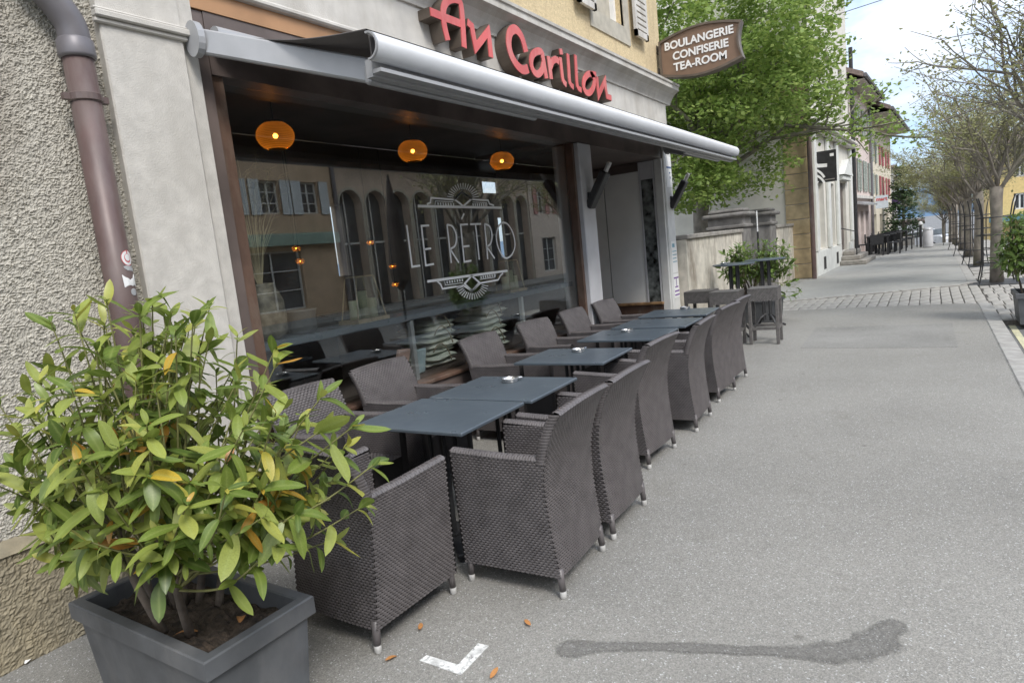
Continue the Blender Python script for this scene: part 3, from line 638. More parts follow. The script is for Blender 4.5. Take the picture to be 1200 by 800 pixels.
# ---------------------------------------------------------------- rain pipe
DP = empty('rain_pipe', (1.62, 3.38, 0), 'brown downpipe with a grey elbow beside the pale pilaster', 'drainpipe')
PX = 1.655
MB().tube([(PX, 3.385, 0), (PX, 3.385, 2.74)], .066, 20).build('pipe', M['pipe'], DP, True)
MB().lathe([(.068, 2.72), (.078, 2.725), (.08, 2.735), (.078, 2.80), (.07, 2.81)], (PX, 3.385, 0), 20).tube(smooth_path([(PX, 3.385, 2.78), (PX-.005, 3.385, 2.87), (PX-.05, 3.39, 2.96), (PX-.12, 3.395, 3.04), (PX-.19, 3.40, 3.13), (PX-.22, 3.40, 3.24), (PX-.225, 3.40, 3.36)], 5), .068, 20).tube([(PX-.225, 3.40, 3.34), (PX-.225, 3.40, 7.4)], .066, 20).build('elbow', M['pipe_grey'], DP, True)
MB().lathe([(.067, 2.52), (.074, 2.525), (.074, 2.555), (.067, 2.56)], (PX, 3.385, 0), 20).box((PX+.07, 3.37, 2.525), (PX+.10, 3.40, 2.555)).box((PX-.10, 3.37, 2.525), (PX-.07, 3.40, 2.555)).box((PX-.02, 3.44, 2.53), (PX+.02, 3.48, 2.55)).build('pipe_clip', M['pipe'], DP)
def pipe_sticker(name, poly, mt, lift, parent):
    mb = MB(); k = 0   # bend a flat outline (arc length, height) round the pipe
    def P(a, z, r): an = R(-90)+a/.066; return (PX+r*math.cos(an), 3.385+r*math.sin(an), z)
    n = len(poly); c = (sum(p[0] for p in poly)/n, sum(p[1] for p in poly)/n)
    mb.v = [P(a, z, .0668+lift) for a, z in poly]+[P(lerp(c[0], a, .5), lerp(c[1], z, .5), .0668+lift) for a, z in poly]+[P(*c, .0668+lift)]
    for i in range(n): j = (i+1) % n; mb.f += [(i, j, n+j, n+i), (n+i, n+j, 2*n)]
    return tag(mb.build(name, mt), *parent)
el = lambda cx, cz, rx, rz, n=20, e=1.0: [(cx+rx*math.cos(2*math.pi*k/n), cz+rz*math.sin(2*math.pi*k/n)*(1 if math.sin(2*math.pi*k/n) > 0 else e)) for k in range(n)]
M['red_sticker'] = mat('sticker_red', (.62, .10, .12), .5, var=.05); M['pale_sticker'] = mat('sticker_grey', (.45, .46, .47), .6, var=.12, nscale=30)
SC = .028
pipe_sticker('round_sticker', el(SC, 1.775, .034, .036, 24, 1.15), M['red_sticker'], .0006, ('round red and white sticker on the brown downpipe', 'sticker', 'stickers on the downpipe'))
s0 = bpy.data.objects['round_sticker']
def substick(name, poly, mt, lift): o = pipe_sticker(name, poly, mt, lift, ('x', 'x')); del o['label']; del o['category']; o.parent = s0
substick('ring', el(SC, 1.775, .031, .033, 24, 1.15), M['white'], .0010)
substick('heart_line', el(SC, 1.775, .019, .019, 24, 1.3), M['red_sticker'], .0014)
substick('heart', el(SC, 1.777, .0155, .0155, 24, 1.25), M['white'], .0018)
substick('bar', [(SC-.003, 1.794), (SC+.003, 1.794), (SC+.003, 1.812), (SC-.003, 1.812)], M['red_sticker'], .0016)
pipe_sticker('torn_sticker', [(SC-.025, 1.722), (SC-.01, 1.712), (SC+.025, 1.705), (SC+.035, 1.71), (SC+.022, 1.732), (SC-.005, 1.738), (SC-.03, 1.732)], M['pale_sticker'], .0006, ('torn bluish sticker below the round red one on the downpipe', 'sticker', 'stickers on the downpipe'))
pipe_sticker('paper_sticker', [(SC-.043, 1.692), (SC+.032, 1.692), (SC+.032, 1.635), (SC+.018, 1.635), (SC+.014, 1.652), (SC+.009, 1.635), (SC-.040, 1.630)], M['white'], .0006, ('white rectangular paper sticker on the downpipe', 'sticker', 'stickers on the downpipe'))
pipe_sticker('small_round_sticker', el(SC+.003, 1.605, .018, .018), M['pale_sticker'], .0006, ('small pale round sticker lowest on the downpipe', 'sticker', 'stickers on the downpipe'))
# ---------------------------------------------------------------- notices on the corner pilaster
def notice(name, x0, x1, z0, z1, label, lines, accent):
    nt_ = MB().box((x0, 3.4405, z0), (x1, 3.4435, z1)).build(name, M['white']); tag(nt_, label, 'notice')
    mb = MB()
    for (a, b, c, d) in lines: mb.box((lerp(x0, x1, a), 3.4392, lerp(z0, z1, c)), (lerp(x0, x1, b), 3.4402, lerp(z0, z1, d)))
    o = mb.build('print', accent); o.parent = nt_
M['print_blue'] = mat('print_blue', (.10, .16, .32), .6); M['print_violet'] = mat('print_violet', (.16, .06, .28), .6); M['print_cyan'] = mat('print_cyan', (.25, .45, .55), .6); M['print_orange'] = mat('print_orange', (.7, .35, .08), .6)
notice('wall_notice', 10.03, 10.28, 2.36, 2.83, 'white notice with blue print at the top of the corner pilaster', [(.1, .95, .62, .68), (.55, .75, .45, .5), (.6, .75, .28, .36)], M['print_blue'])
notice('wall_notice', 10.03, 10.28, 1.02, 1.52, 'white notice with pale blue lines in the middle of the corner pilaster', [(.15, .6, .80, .92), (.1, .9, .66, .69), (.1, .9, .55, .58), (.1, .8, .44, .47), (.1, .9, .33, .36)], M['print_cyan'])
notice('wall_notice', 10.03, 10.28, .62, 1.00, 'white notice with violet stripes low on the corner pilaster', [(.05, .95, .80, .86), (.45, .55, .45, .8), (.2, .8, .42, .47), (.1, .95, .24, .30), (.1, .95, .08, .14)], M['print_violet'])
for px, py, x, lb in ((693, 240, 7.22, 'black slanted heater lamp on the pale post beside the entrance'), (795, 240, 10.2, 'black slanted heater lamp on the corner pilaster')):
    z = 2.30
    H_ = empty('heater_lamp', (x, 3.44, z), lb, 'heater', 'slanted black heater lamps')
    q = Matrix.Translation((x, 3.27, z+.03)) @ Matrix.Rotation(R(32), 4, 'X')
    MB().box((-.075, -.045, -.34), (.075, .045, .12), q, .012).build('housing', M['black'], H_)
    MB().tube([(x, 3.44, z-.16), (x, 3.30, z-.02)], .016).box((x-.05, 3.425, z-.24), (x+.05, 3.445, z-.08)).build('bracket', M['black'], H_)
    MB().tube([q @ Vector((0, 0, .10)), q @ Vector((0, -.0, .22))], .028, 10).tube([q @ Vector((-.035, 0, .22)), q @ Vector((.035, 0, .22))], .018, 8).build('cap', M['foot'], H_)
# ---------------------------------------------------------------- things behind the glass
am = bpy.data.materials.new('amber_glass'); am.use_nodes = True; n = am.node_tree.nodes; l = am.node_tree.links; n.remove(n['Principled BSDF'])
t1 = n.new('ShaderNodeBsdfTransparent'); t1.inputs[0].default_value = (.95, .55, .2, 1)
t2 = n.new('ShaderNodeBsdfTranslucent'); t2.inputs[0].default_value = (1, .5, .14, 1)
g1 = n.new('ShaderNodeBsdfGlossy'); g1.inputs['Roughness'].default_value = .1; g1.inputs[0].default_value = (1, .7, .45, 1)
a1 = n.new('ShaderNodeMixShader'); a1.inputs[0].default_value = .34; l.new(t1.outputs[0], a1.inputs[1]); l.new(t2.outputs[0], a1.inputs[2])
a2 = n.new('ShaderNodeMixShader'); a2.inputs[0].default_value = .08; l.new(a1.outputs[0], a2.inputs[1]); l.new(g1.outputs[0], a2.inputs[2])
lwa = n.new('ShaderNodeLayerWeight'); lwa.inputs[0].default_value = .35; tca = n.new('ShaderNodeTexCoord'); wva = n.new('ShaderNodeTexWave'); wva.bands_direction = 'Z'; wva.inputs['Scale'].default_value = 26; l.new(tca.outputs['Object'], wva.inputs['Vector'])
ma = n.new('ShaderNodeMath'); ma.operation = 'MULTIPLY_ADD'; ma.inputs[1].default_value = .22; ma.inputs[2].default_value = .34; l.new(wva.outputs['Fac'], ma.inputs[0]); mb_ = n.new('ShaderNodeMath'); mb_.operation = 'MULTIPLY_ADD'; mb_.inputs[1].default_value = .55; l.new(lwa.outputs['Facing'], mb_.inputs[0]); l.new(ma.outputs[0], mb_.inputs[2]); l.new(mb_.outputs[0], a1.inputs[0])
l.new(a2.outputs[0], n['Material Output'].inputs['Surface']); M['amber'] = am
M['bulb'] = emat('bulb', (1, .54, .15), 13); M['brass'] = mat('brass', (.35, .24, .10), .3, .8)
def pendant(x, y, z, r, label, group):
    P = empty('pendant_lamp', (x, y, z), label, 'lamp', group)
    pr_ = []
    for k in range(25):
        a = R(-62+k*(62+68)/24); pr_.append((r*math.cos(a)*1.0+(.005 if k % 2 else 0)*r/.14, r*.80*math.sin(a)))
    s_ = MB().lathe(pr_, (x, y, z), 28).build('globe', M['amber'], P, True)
    MB().lathe([(.001, -.019*r/.14), (.013*r/.14, -.013*r/.14), (.019*r/.14, .0), (.013*r/.14, .013*r/.14), (.004, .018*r/.14)], (x, y, z), 12).build('bulb', M['bulb'], P, True)
    MB().lathe([(.012, .018*r/.14), (.022*r/.14, .02*r/.14), (.022*r/.14, r*.60), (.075*r/.14, r*.68), (.075*r/.14, r*.78), (.008, r*.85)], (x, y, z), 12).build('cap', M['black'], P)
    MB().tube([(x, y, z+r*.8), (x, y, 2.895)], .004, 6).build('cord', M['black'], P)
gp = 'amber globe lamps behind the window'
pendant(3.22, 4.0, 2.62, .132, 'amber glass globe lamp nearest the left window post', gp)
pendant(4.73, 4.0, 2.62, .132, 'amber glass globe lamp in the middle of the three above the window', gp)
pendant(6.23, 4.0, 2.62, .132, 'amber glass globe lamp nearest the pale post by the entrance', gp)
gp = 'small bright bulbs deep in the café'
for (px, py, Y, lb) in ((434, 284, 5.2, 'topmost of the small warm bulbs above the candle lantern deep inside'), (460, 312, 5.2, 'middle one of the small warm bulbs above the candle lantern deep inside'), (463, 333, 5.2, 'lowest of the small warm bulbs above the candle lantern deep inside'), (347, 291, 5.3, 'upper small warm bulb behind the dry grasses'), (352, 306, 5.3, 'lower small warm bulb behind the dry grasses'), (657, 245, 4.6, 'lone small warm bulb near the right window post')):
    p = ony(px, py, Y); pendant(p.x, p.y, p.z, .04, lb, gp)
# vase with dry grasses, dark pot, candle lanterns
M['vase'] = mat('vase_ceramic', (.15, .13, .10), .5, var=.4, nscale=18, bump=.5, bscale=30); M['grass'] = mat('dry_grass', (.50, .43, .29), .8, var=.2)
VS = empty('floor_vase', (2.80, 3.86, 1.181), 'mottled brown vase on the display shelf behind the shrub', 'vase')
MB().lathe([(.09, 0), (.13, .05), (.14, .15), (.135, .26), (.11, .33), (.085, .37), (.09, .39), (.08, .39), (.075, .36), (.02, .3)], (2.80, 3.86, 1.181), 28, False).build('body', M['vase'], VS, True)
DG = empty('dry_grasses', (2.80, 3.86, 1.5), 'pale dry pampas stems standing in the brown vase', 'dried plant')
mb = MB(); rg = random.Random(4)
for k in range(46):
    a = rg.uniform(0, 6.28); sp = rg.uniform(.05, .34); h = rg.uniform(.45, 1.0); dx, dy = math.cos(a)*sp, math.sin(a)*sp*.35
    mb.tube([(2.80, 3.86, 1.5), (2.80+dx*.35, 3.86+dy*.35, 1.5+h*.55), (2.80+dx, 3.86+dy, 1.5+h*.9), (2.80+dx*1.35, 3.86+dy*1.2, 1.5+h*.93)], [.0022, .002, .0015, .0006], 4)
mb.build('stems', M['grass'], DG)
mb = MB()
for k in range(9):
    a = rg.uniform(0, 6.28); dx, dy, h = math.cos(a)*.20, math.sin(a)*.06, rg.uniform(.75, 1.02)
    for q in range(60):
        t = rg.uniform(0, 1); c = Vector((2.80+dx*(.6+.4*t), 3.86+dy*t, 1.5+h*(.72+.28*t))); e = c+Vector((rg.uniform(-.05, .05), rg.uniform(-.03, .03), rg.uniform(-.07, .02)))
        mb.tube([c, (c+e)/2+Vector((0, 0, .01)), e], [.0012, .0009, .0004], 3, False)
mb.build('plumes', M['grass'], DG)
tag(MB().lathe([(.08, 0), (.10, .02), (.11, .16), (.12, .17), (.105, .17), (.10, .15), (.0, .15)], (3.08, 3.84, 1.181), 24).build('dark_pot', M['planter'], None, True), 'small dark pot on the display shelf beside the vase', 'pot')
M['candle'] = mat('candle_wax', (.62, .62, .42), .5, var=.04); M['lantern'] = mat('lantern_wood', (.36, .28, .17), .6, var=.2, nscale=20)
def lantern(x, y, label, s=1.0):
    z = 1.181; E = empty('candle_lantern', (x, y, z), label, 'lantern', 'candle lanterns on the shelf')
    b0, t0_, h = .155*s, .095*s, .36*s
    MB().box((x-b0-.02, y-.11, z), (x+b0+.02, y+.11, z+.03)).build('base', M['lantern'], E)
    f_ = MB()
    for sx in (-1, 1):
        for sy in (-1, 1): f_.tube([(x+sx*b0, y+sy*.09, z+.03), (x+sx*t0_, y+sy*.06, z+h)], .006, 6)
    f_.tube([(x-t0_, y-.06, z+h), (x+t0_, y-.06, z+h), (x+t0_, y+.06, z+h), (x-t0_, y+.06, z+h), (x-t0_, y-.06, z+h)], .007, 6); f_.build('frame', M['lantern'], E)
    gl = MB(); gl.quad((x-b0, y-.088, z+.03), (x+b0, y-.088, z+.03), (x+t0_, y-.058, z+h), (x-t0_, y-.058, z+h)); gl.quad((x-b0, y-.084, z+.03), (x+b0, y-.084, z+.03), (x+t0_, y-.054, z+h), (x-t0_, y-.054, z+h)); gl.build('pane', M['glass'], E)
    for dx, hh in ((-.095*s, .15*s), (0, .215*s), (.095*s, .15*s)): MB().lathe([(.0, 0), (.042*s, 0), (.042*s, hh-.006), (.038*s, hh), (0, hh-.006)], (x+dx, y, z+.03), 16).build('candle', M['candle'], E, True)
lantern(3.66, 3.80, 'tapered glass lantern with three pale candles left of the window lettering')
lantern(5.92, 3.86, 'tapered glass lantern with pale candles under the right end of the window lettering', .95)
# seat cushions piled behind the lower panes
M['cushion'] = mat('cushion_cloth', (.56, .58, .51), .9, var=.12, nscale=5, bump=.3, bscale=200); M['cushion_pale'] = mat('cushion_cloth_pale', (.78, .77, .69), .9, var=.1, nscale=5, bump=.3, bscale=200); M['tie'] = mat('cushion_tie', (.42, .36, .27), .9)
def cushion_mesh(seed, mt, w_=.42, d_=.40, h_=.055):
    r = random.Random(seed); mb = MB(); nx = 12
    for s_ in (1, -1):
        k = len(mb.v)
        for j in range(nx+1):
            for i in range(nx+1):
                u, v = i/nx*2-1, j/nx*2-1; e = (1-abs(u)**4)*(1-abs(v)**4)
                mb.v.append((u*w_/2*(1-.03*v*v), v*d_/2*(1-.03*u*u), s_*h_/2*e**.5*(1+.25*mnoise.noise(Vector((u*1.5+seed, v*1.5, s_))))+.02*mnoise.noise(Vector((u*1.1, v*1.1+seed, 0)))))
        for j in range(nx):
            for i in range(nx): a = k+j*(nx+1)+i; mb.f.append((a, a+1, a+nx+2, a+nx+1))
    return mb.mesh('seat_cushion', mt, True)
names = ['lowest', 'second', 'third', 'fourth', 'fifth', 'sixth', 'seventh', 'topmost']
for si, (cx, cy, wh) in enumerate(((4.50, 3.90, 'left pile behind the glass'), (5.38, 3.92, 'right pile behind the glass'))):
    z = .662
    for k in range(8):
        hh = .05+.006*((k*3+si) % 3); me = cushion_mesh(si*10+k, M['cushion_pale'] if (k+si) % 3 == 0 or (si == 1 and k > 5) else M['cushion'], h_=hh+.012)
        z += hh/2; C = empty('seat_cushion', (cx+rnd.uniform(-.03, .03), cy+rnd.uniform(-.02, .02), z), f'{names[k]} grey green seat cushion of the {wh}', 'cushion', 'seat cushions piled behind the glass')
        place(me, 'cover', C, Matrix.Rotation(rnd.uniform(-.12, .12), 4, 'Z'))
        if k in (2, 5, 7):
            t_ = MB().tube(smooth_path([(-.14, -.20, .01), (-.12, -.225, .06), (-.05, -.23, .075), (.03, -.23, .0), (.06, -.235, -.09)], 4), .006, 6)
            place(t_.mesh('tie', M['tie'], True), 'tie', C, Matrix())
        z += hh/2+.002
tag(MB().box((-.07, -.012, 0), (.07, .012, .26), Matrix.Translation((3.86, 3.70, .662)) @ Matrix.Rotation(.25, 4, 'X') @ Matrix.Rotation(.1, 4, 'Y')).build('menu_card', mat('card_pink', (.60, .40, .34), .7)), 'pink card leaning behind the glass left of the cushions', 'card')
tag(MB().box((-.06, -.012, 0), (.06, .012, .22), Matrix.Translation((4.12, 3.70, .662)) @ Matrix.Rotation(.2, 4, 'X'), .01).build('pale_box', mat('box_blue', (.42, .52, .56), .7)), 'pale blue packet behind the glass left of the cushions', 'packet')
# café furniture deep inside, dim
for k, (x, y) in enumerate(((3.6, 5.2), (5.4, 5.4), (6.9, 5.2))):
    E = empty('bar_counter' if k == 1 else 'inside_table', (x, y, .12), ('dim counter block in the middle of the café interior', 'dim table inside the café nearest the left post', 'dim table inside the café nearest the entrance')[(1, 0, 2)[k]], 'counter' if k == 1 else 'table')
    if k == 1: MB().box((x-.9, y-.3, .12), (x+.9, y+.3, 1.1)).build('body', M['brown'], E); MB().box((x-.95, y-.35, 1.1), (x+.95, y+.35, 1.14)).build('worktop', M['slate'], E)
    else: MB().box((x-.35, y-.35, .82), (x+.35, y+.35, .85)).build('tabletop', M['slate'], E); MB().tube([(x, y, .12), (x, y, .82)], .04).build('column', M['black'], E)
# ================================================================== WICKER CHAIRS
def weave(mb, S, ncol, nrow, sgn=1, amp=.0026, crown=.0022, fill=.94, spc=2):
    """flat strands running along u, over and under; S(u,v)->Vector"""
    e = 1e-3
    def nrm(u, v):
        a = S(min(u+e, 1), v)-S(max(u-e, 0), v); b = S(u, min(v+e, 1))-S(u, max(v-e, 0)); q = a.cross(b)
        return q.normalized()*sgn if q.length > 1e-12 else Vector((0, 0, 1))
    ns = ncol*spc
    for j in range(nrow):
        k = len(mb.v); vc = (j+.5)/nrow; hv = .5*fill/nrow
        for i in range(ns+1):
            u = i/ns; n_ = nrm(u, vc); d = amp*math.cos(math.pi*(i/spc+j))
            for t in (-1, 0, 1):
                p = S(u, vc+t*hv)+n_*(d+(crown if t == 0 else -crown*.4)); mb.v.append((p.x, p.y, p.z))
        for i in range(ns):
            for t in (0, 1):
                a = k+i*3+t; q = (a, a+3, a+4, a+1)
                mb.f.append(q if sgn > 0 else q[::-1])
def backing(mb, S, sgn, off=.0045, nu=8, nv=10):
    e = 1e-3; k = len(mb.v)
    for j in range(nv+1):
        for i in range(nu+1):
            u, v = i/nu, j/nv; a = S(min(u+e, 1), v)-S(max(u-e, 0), v); b = S(u, min(v+e, 1))-S(u, max(v-e, 0)); q = a.cross(b)
            n_ = q.normalized()*sgn if q.length > 1e-12 else Vector((0, 0, 0)); p = S(u, v)-n_*off; mb.v.append((p.x, p.y, p.z))
    for j in range(nv):
        for i in range(nu): a = k+j*(nu+1)+i; mb.f.append((a, a+1, a+nu+2, a+nu+1))
YB = [(.05, -.277), (.10, -.273), (.2, -.262), (.32, -.250), (.45, -.242), (.56, -.243), (.66, -.258), (.75, -.286), (.83, -.322), (.91, -.366)]
def yb(z):
    z = max(.05, min(.91, z)); i = 0
    for i in range(len(YB)-1):
        if z <= YB[i+1][0]: break
    P = [YB[max(i-1, 0)], YB[i], YB[i+1], YB[min(i+2, len(YB)-1)]]; t = (z-P[1][0])/(P[2][0]-P[1][0])
    return .5*(2*P[1][1]+(P[2][1]-P[0][1])*t+(2*P[0][1]-5*P[1][1]+4*P[2][1]-P[3][1])*t*t+(3*P[1][1]-P[0][1]-3*P[2][1]+P[3][1])*t**3)
def hw(z): return interp(z, [(.05, .258), (.4, .268), (.68, .280), (.91, .285)])
ZT, ZA, ZL, ZS = .895, .668, .10, .415
cv = lambda u: .008*(2*u-1)**2
def make_chair(name='wicker_armchair'):
    t = empty(name, (0, 0, 0), 'x', 'chair', 'dark wicker armchairs round the tables')
    top = lambda u: ZT-.012*(2*u-1)**2
    S_ob = lambda u, v: (lambda z: Vector(((2*u-1)*hw(z), yb(z)+cv(u), z)))(lerp(ZL, top(u), v))
    S_ib = lambda u, v: (lambda z: Vector(((2*u-1)*(hw(z)-.004), yb(z)+cv(u)+.045, z)))(lerp(ZS-.02, top(u), v))
    bk = MB(); weave(bk, S_ob, 44, 64, 1); weave(bk, S_ib, 38, 36, -1, .0034, .0028)
    S_rim = lambda u, v: Vector(((2*v-1)*hw(ZT), yb(ZT)+cv(v)+.0225-.0265*math.cos(math.pi*u), top(v)+.014*math.sin(math.pi*u)))
    weave(bk, S_rim, 2, 38, 1, .0008, .002)
    for sx in (-1, 1):
        S_e = lambda u, v, sx=sx: (lambda z: Vector((sx*(hw(z)+.010*math.sin(math.pi*u)-.004), yb(z)+.008+.0225-.0245*math.cos(math.pi*u), z)))(lerp(ZA-.02, ZT-.008, v))
        weave(bk, S_e, 2, 17, sx, .0008, .002)
    bk.build('backrest', M['wicker'], t, True, 'stuff')
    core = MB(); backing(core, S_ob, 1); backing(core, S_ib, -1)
    for sx in (-1, 1):
        yf = .262; x_o = lambda z, sx=sx: sx*hw(z)
        za = lambda y: ZA+.012*max(0, y)/.26
        S_os = lambda u, v, sx=sx: (lambda z: (lambda y0: Vector((sx*hw(z), lerp(y0, yf-.02*(1-(z-ZL)/.57)*0, u), lerp(ZL, za(lerp(y0, yf, u)), v))))(yb(z)+.008))(lerp(ZL, ZA, v))
        S_is = lambda u, v, sx=sx: Vector((sx*(hw(ZA)-.05), lerp(-.19, yf, u), lerp(ZS-.03, za(0), v)))
        S_top = lambda u, v, sx=sx: Vector((sx*(hw(ZA)-.024+.027*math.cos(math.pi*u)), lerp(yb(ZA)+.02, yf, v), za(lerp(-.2, yf, v))+.016*math.sin(math.pi*u)))
        S_fr = lambda u, v, sx=sx: Vector((sx*(hw(lerp(ZL, ZA, v))-.024+.025*math.cos(math.pi*u)), yf+.012*math.sin(math.pi*u), lerp(ZL, ZA+.018, v)))
        sp = MB(); weave(sp, S_os, 42, 46, sx); weave(sp, S_is, 34, 22, -sx); weave(sp, S_top, 2, 34, -sx, .0008, .0022); weave(sp, S_fr, 2, 42, -sx, .0008, .002)
        sp.build('side_panel', M['wicker'], t, True, 'stuff')
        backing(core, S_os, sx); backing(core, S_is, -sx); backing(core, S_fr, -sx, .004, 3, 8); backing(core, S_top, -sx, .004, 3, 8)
    S_se = lambda u, v: Vector(((2*u-1)*.225, lerp(-.17, .255, v), ZS-.012*math.sin(math.pi*u)*math.sin(math.pi*v)))
    S_ap = lambda u, v: Vector(((2*u-1)*.228, .250+.012*math.sin(math.pi*v*.5+1.57), lerp(ZL+.01, ZS, v)))
    se = MB(); weave(se, S_se, 28, 30, 1); weave(se, S_ap, 28, 22, 1); se.build('seat', M['wicker'], t, True, 'stuff')
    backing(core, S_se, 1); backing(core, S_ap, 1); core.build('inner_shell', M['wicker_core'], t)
    for sx in (-1, 1):
        for (yt, yg) in ((-.252, -.262), (.240, .246)):
            lg = MB().tube([(sx*.240, yt, .14), (sx*.244, yg, .030)], [.019, .016], 12).build('leg', M['wicker'], t, True)
            MB().lathe([(.0, .0), (.013, .0), (.0165, .004), (.0165, .034), (.0155, .036)], (sx*.244, yg, 0), 12).build('foot_cap', M['foot'], lg, True)
    return t
chair0 = make_chair()
def put_chair(x, y, rz, label, first=[True]):
    c = chair0 if first[0] else copy_tree(chair0); first[0] = False
    c.location = (x, y, 0); c.rotation_euler = (0, 0, R(rz)); c['label'] = label; return c
put_chair(2.63, 1.725, 3, 'dark wicker armchair with its back to the street, nearest the camera')
put_chair(3.27, 1.745, 1.5, 'second dark wicker armchair from the camera in the street-side row')
put_chair(4.38, 1.94, -2, 'third dark wicker armchair from the camera in the street-side row')
put_chair(5.285, 1.905, 3, 'fourth dark wicker armchair from the camera in the street-side row')
put_chair(6.27, 1.955, -3, 'fifth dark wicker armchair from the camera in the street-side row')
put_chair(6.905, 1.985, -1, 'last dark wicker armchair of the street-side row, nearest the bar stools')
put_chair(1.99, 2.215, -91, 'dark wicker armchair at the head of the row, partly behind the laurel shrub')
wl = ['dark wicker armchair by the window mostly hidden behind the laurel shrub', 'dark wicker armchair by the window behind the nearest tabletop', 'dark wicker armchair in front of the cushion piles by the window', 'third dark wicker armchair along the window from the laurel shrub', 'dark wicker armchair by the window left of the brown window post', 'dark wicker armchair by the window in front of the pale post']
for (x, y, a), lb in zip(((2.62, 3.05, 182), (3.40, 3.13, 180), (4.66, 3.12, 181), (5.58, 3.10, 178), (6.48, 3.12, 181), (7.30, 3.10, 179)), wl): put_chair(x, y, a, lb)
# ================================================================== TABLES
def make_table():
    t = empty('cafe_table', (0, 0, 0), 'x', 'table', 'slate topped café tables')
    MB().box((-.315, -.38, .722), (.315, .38, .742), bev=.004).build('tabletop', M['slate'], t)
    c = MB().box((-.16, -.22, .70), (.16, .22, .72))
    for a in (-.05, .05):
        for b in (-.05, .05): c.tube([(a, b, .05), (a, b, .70)], .014, 8)
    c.build('column', M['black'], t)
    b_ = MB()
    for an in range(4):
        q = Matrix.Rotation(R(45+90*an), 4, 'Z'); b_.box((.0, -.03, .018), (.34, .03, .045), q, .006); b_.lathe([(0, 0), (.022, 0), (.022, .018), (0, .018)], tuple(q @ Vector((.32, 0, 0))), 10)
    b_.box((-.08, -.08, .03), (.08, .08, .06)); b_.build('base', M['black'], t); return t
tb0 = make_table(); tl = ['slate grey table nearest the camera with nothing on it', 'slate grey table pushed against the nearest one, ashtray on its far side', 'slate grey table standing alone with an ashtray, third from the camera', 'slate grey table with an ashtray, fourth from the camera', 'bare slate grey table, fifth from the camera', 'slate grey table farthest from the camera, beside the bar stools']
for i, ((x, y, a), lb) in enumerate(zip(((2.745, 2.36, 1.5), (3.405, 2.35, 2), (4.515, 2.41, 2.5), (5.55, 2.375, 2), (6.29, 2.36, 1), (7.12, 2.41, 3)), tl)):
    c = tb0 if i == 0 else copy_tree(tb0); c.location = (x, y, 0); c.rotation_euler = (0, 0, R(a)); c['label'] = lb
def make_ash():
    t = empty('ashtray', (0, 0, 0), 'x', 'ashtray', 'steel ashtrays on the tables')
    MB().lathe([(.0, .0), (.056, .0), (.058, .003), (.058, .022), (.060, .025), (.055, .027), (.052, .022), (.050, .006), (.0, .006)], (0, 0, 0), 32).build('bowl', M['steel'], t, True)
    MB().lathe([(0, .0075), (.035, .010), (.045, .0072)], (0, 0, 0), 16).build('ash', M['ash'], t)
    MB().box((.048, -.02, .014), (.085, .02, .026), bev=.004).build('cigarette_rest', M['steel'], t); return t
a0 = make_ash()
for i, (px, py, lb) in enumerate(((598, 447, 'steel ashtray nearest the camera, on the second table'), (678, 412, 'steel ashtray on the third table from the camera'), (735, 389, 'steel ashtray on the fourth table from the camera'), (803, 362, 'steel ashtray farthest from the camera, on the last table'))):
    p = onz(px, py, .742); c = a0 if i == 0 else copy_tree(a0); c.location = (p.x, p.y, .7425); c.rotation_euler = (0, 0, R(-40+i*25)); c['label'] = lb
# ================================================================== BAR STOOLS AND HIGH TABLES
def make_stool():
    t = empty('bar_stool', (0, 0, 0), 'x', 'stool', 'woven bar stools by the high tables')
    s = MB(); c = MB()
    for k, (dx, dy) in enumerate(((1, 0), (-1, 0), (0, 1), (0, -1))):
        S = lambda u, v, dx=dx, dy=dy: Vector((dx*.195-dy*lerp(-.195, .195, u), dy*.195+dx*lerp(-.195, .195, u), lerp(.60, .765, v)))
        weave(s, lambda u, v, S=S: S(v, u), 8, 22, -1); backing(c, S, 1, .004, 2, 2)
    S = lambda u, v: Vector((lerp(-.195, .195, u), lerp(-.195, .195, v), .77-.01*math.sin(math.pi*u)*math.sin(math.pi*v)))
    weave(s, S, 22, 24, 1); backing(c, S, 1); s.build('seat', M['wicker_grey'], t, True, 'stuff'); c.build('seat_core', M['wicker_core'], t)
    for a in (-1, 1):
        for b in (-1, 1): MB().box((a*.175-.022, b*.175-.022, 0), (a*.175+.022, b*.175+.022, .60), bev=.006).build('leg', M['wicker_grey'], t)
    for a in (-1, 1):
        MB().box((a*.175-.016, -.152, .20), (a*.175+.016, .152, .235)).build('footrest', M['wicker_grey'], t)
        MB().box((-.152, a*.175-.016, .20), (.152, a*.175+.016, .235)).build('footrest', M['wicker_grey'], t)
    return t
s0_ = make_stool()
for i, (x, y, a, lb) in enumerate(((9.38, 1.95, 4, 'woven grey bar stool standing out nearest the street'), (9.15, 2.40, 2, 'woven grey bar stool in the middle of the three'), (9.45, 2.84, -3, 'woven grey bar stool nearest the stained wall'))):
    c = s0_ if i == 0 else copy_tree(s0_); c.location = (x, y, 0); c.rotation_euler = (0, 0, R(a)); c['label'] = lb
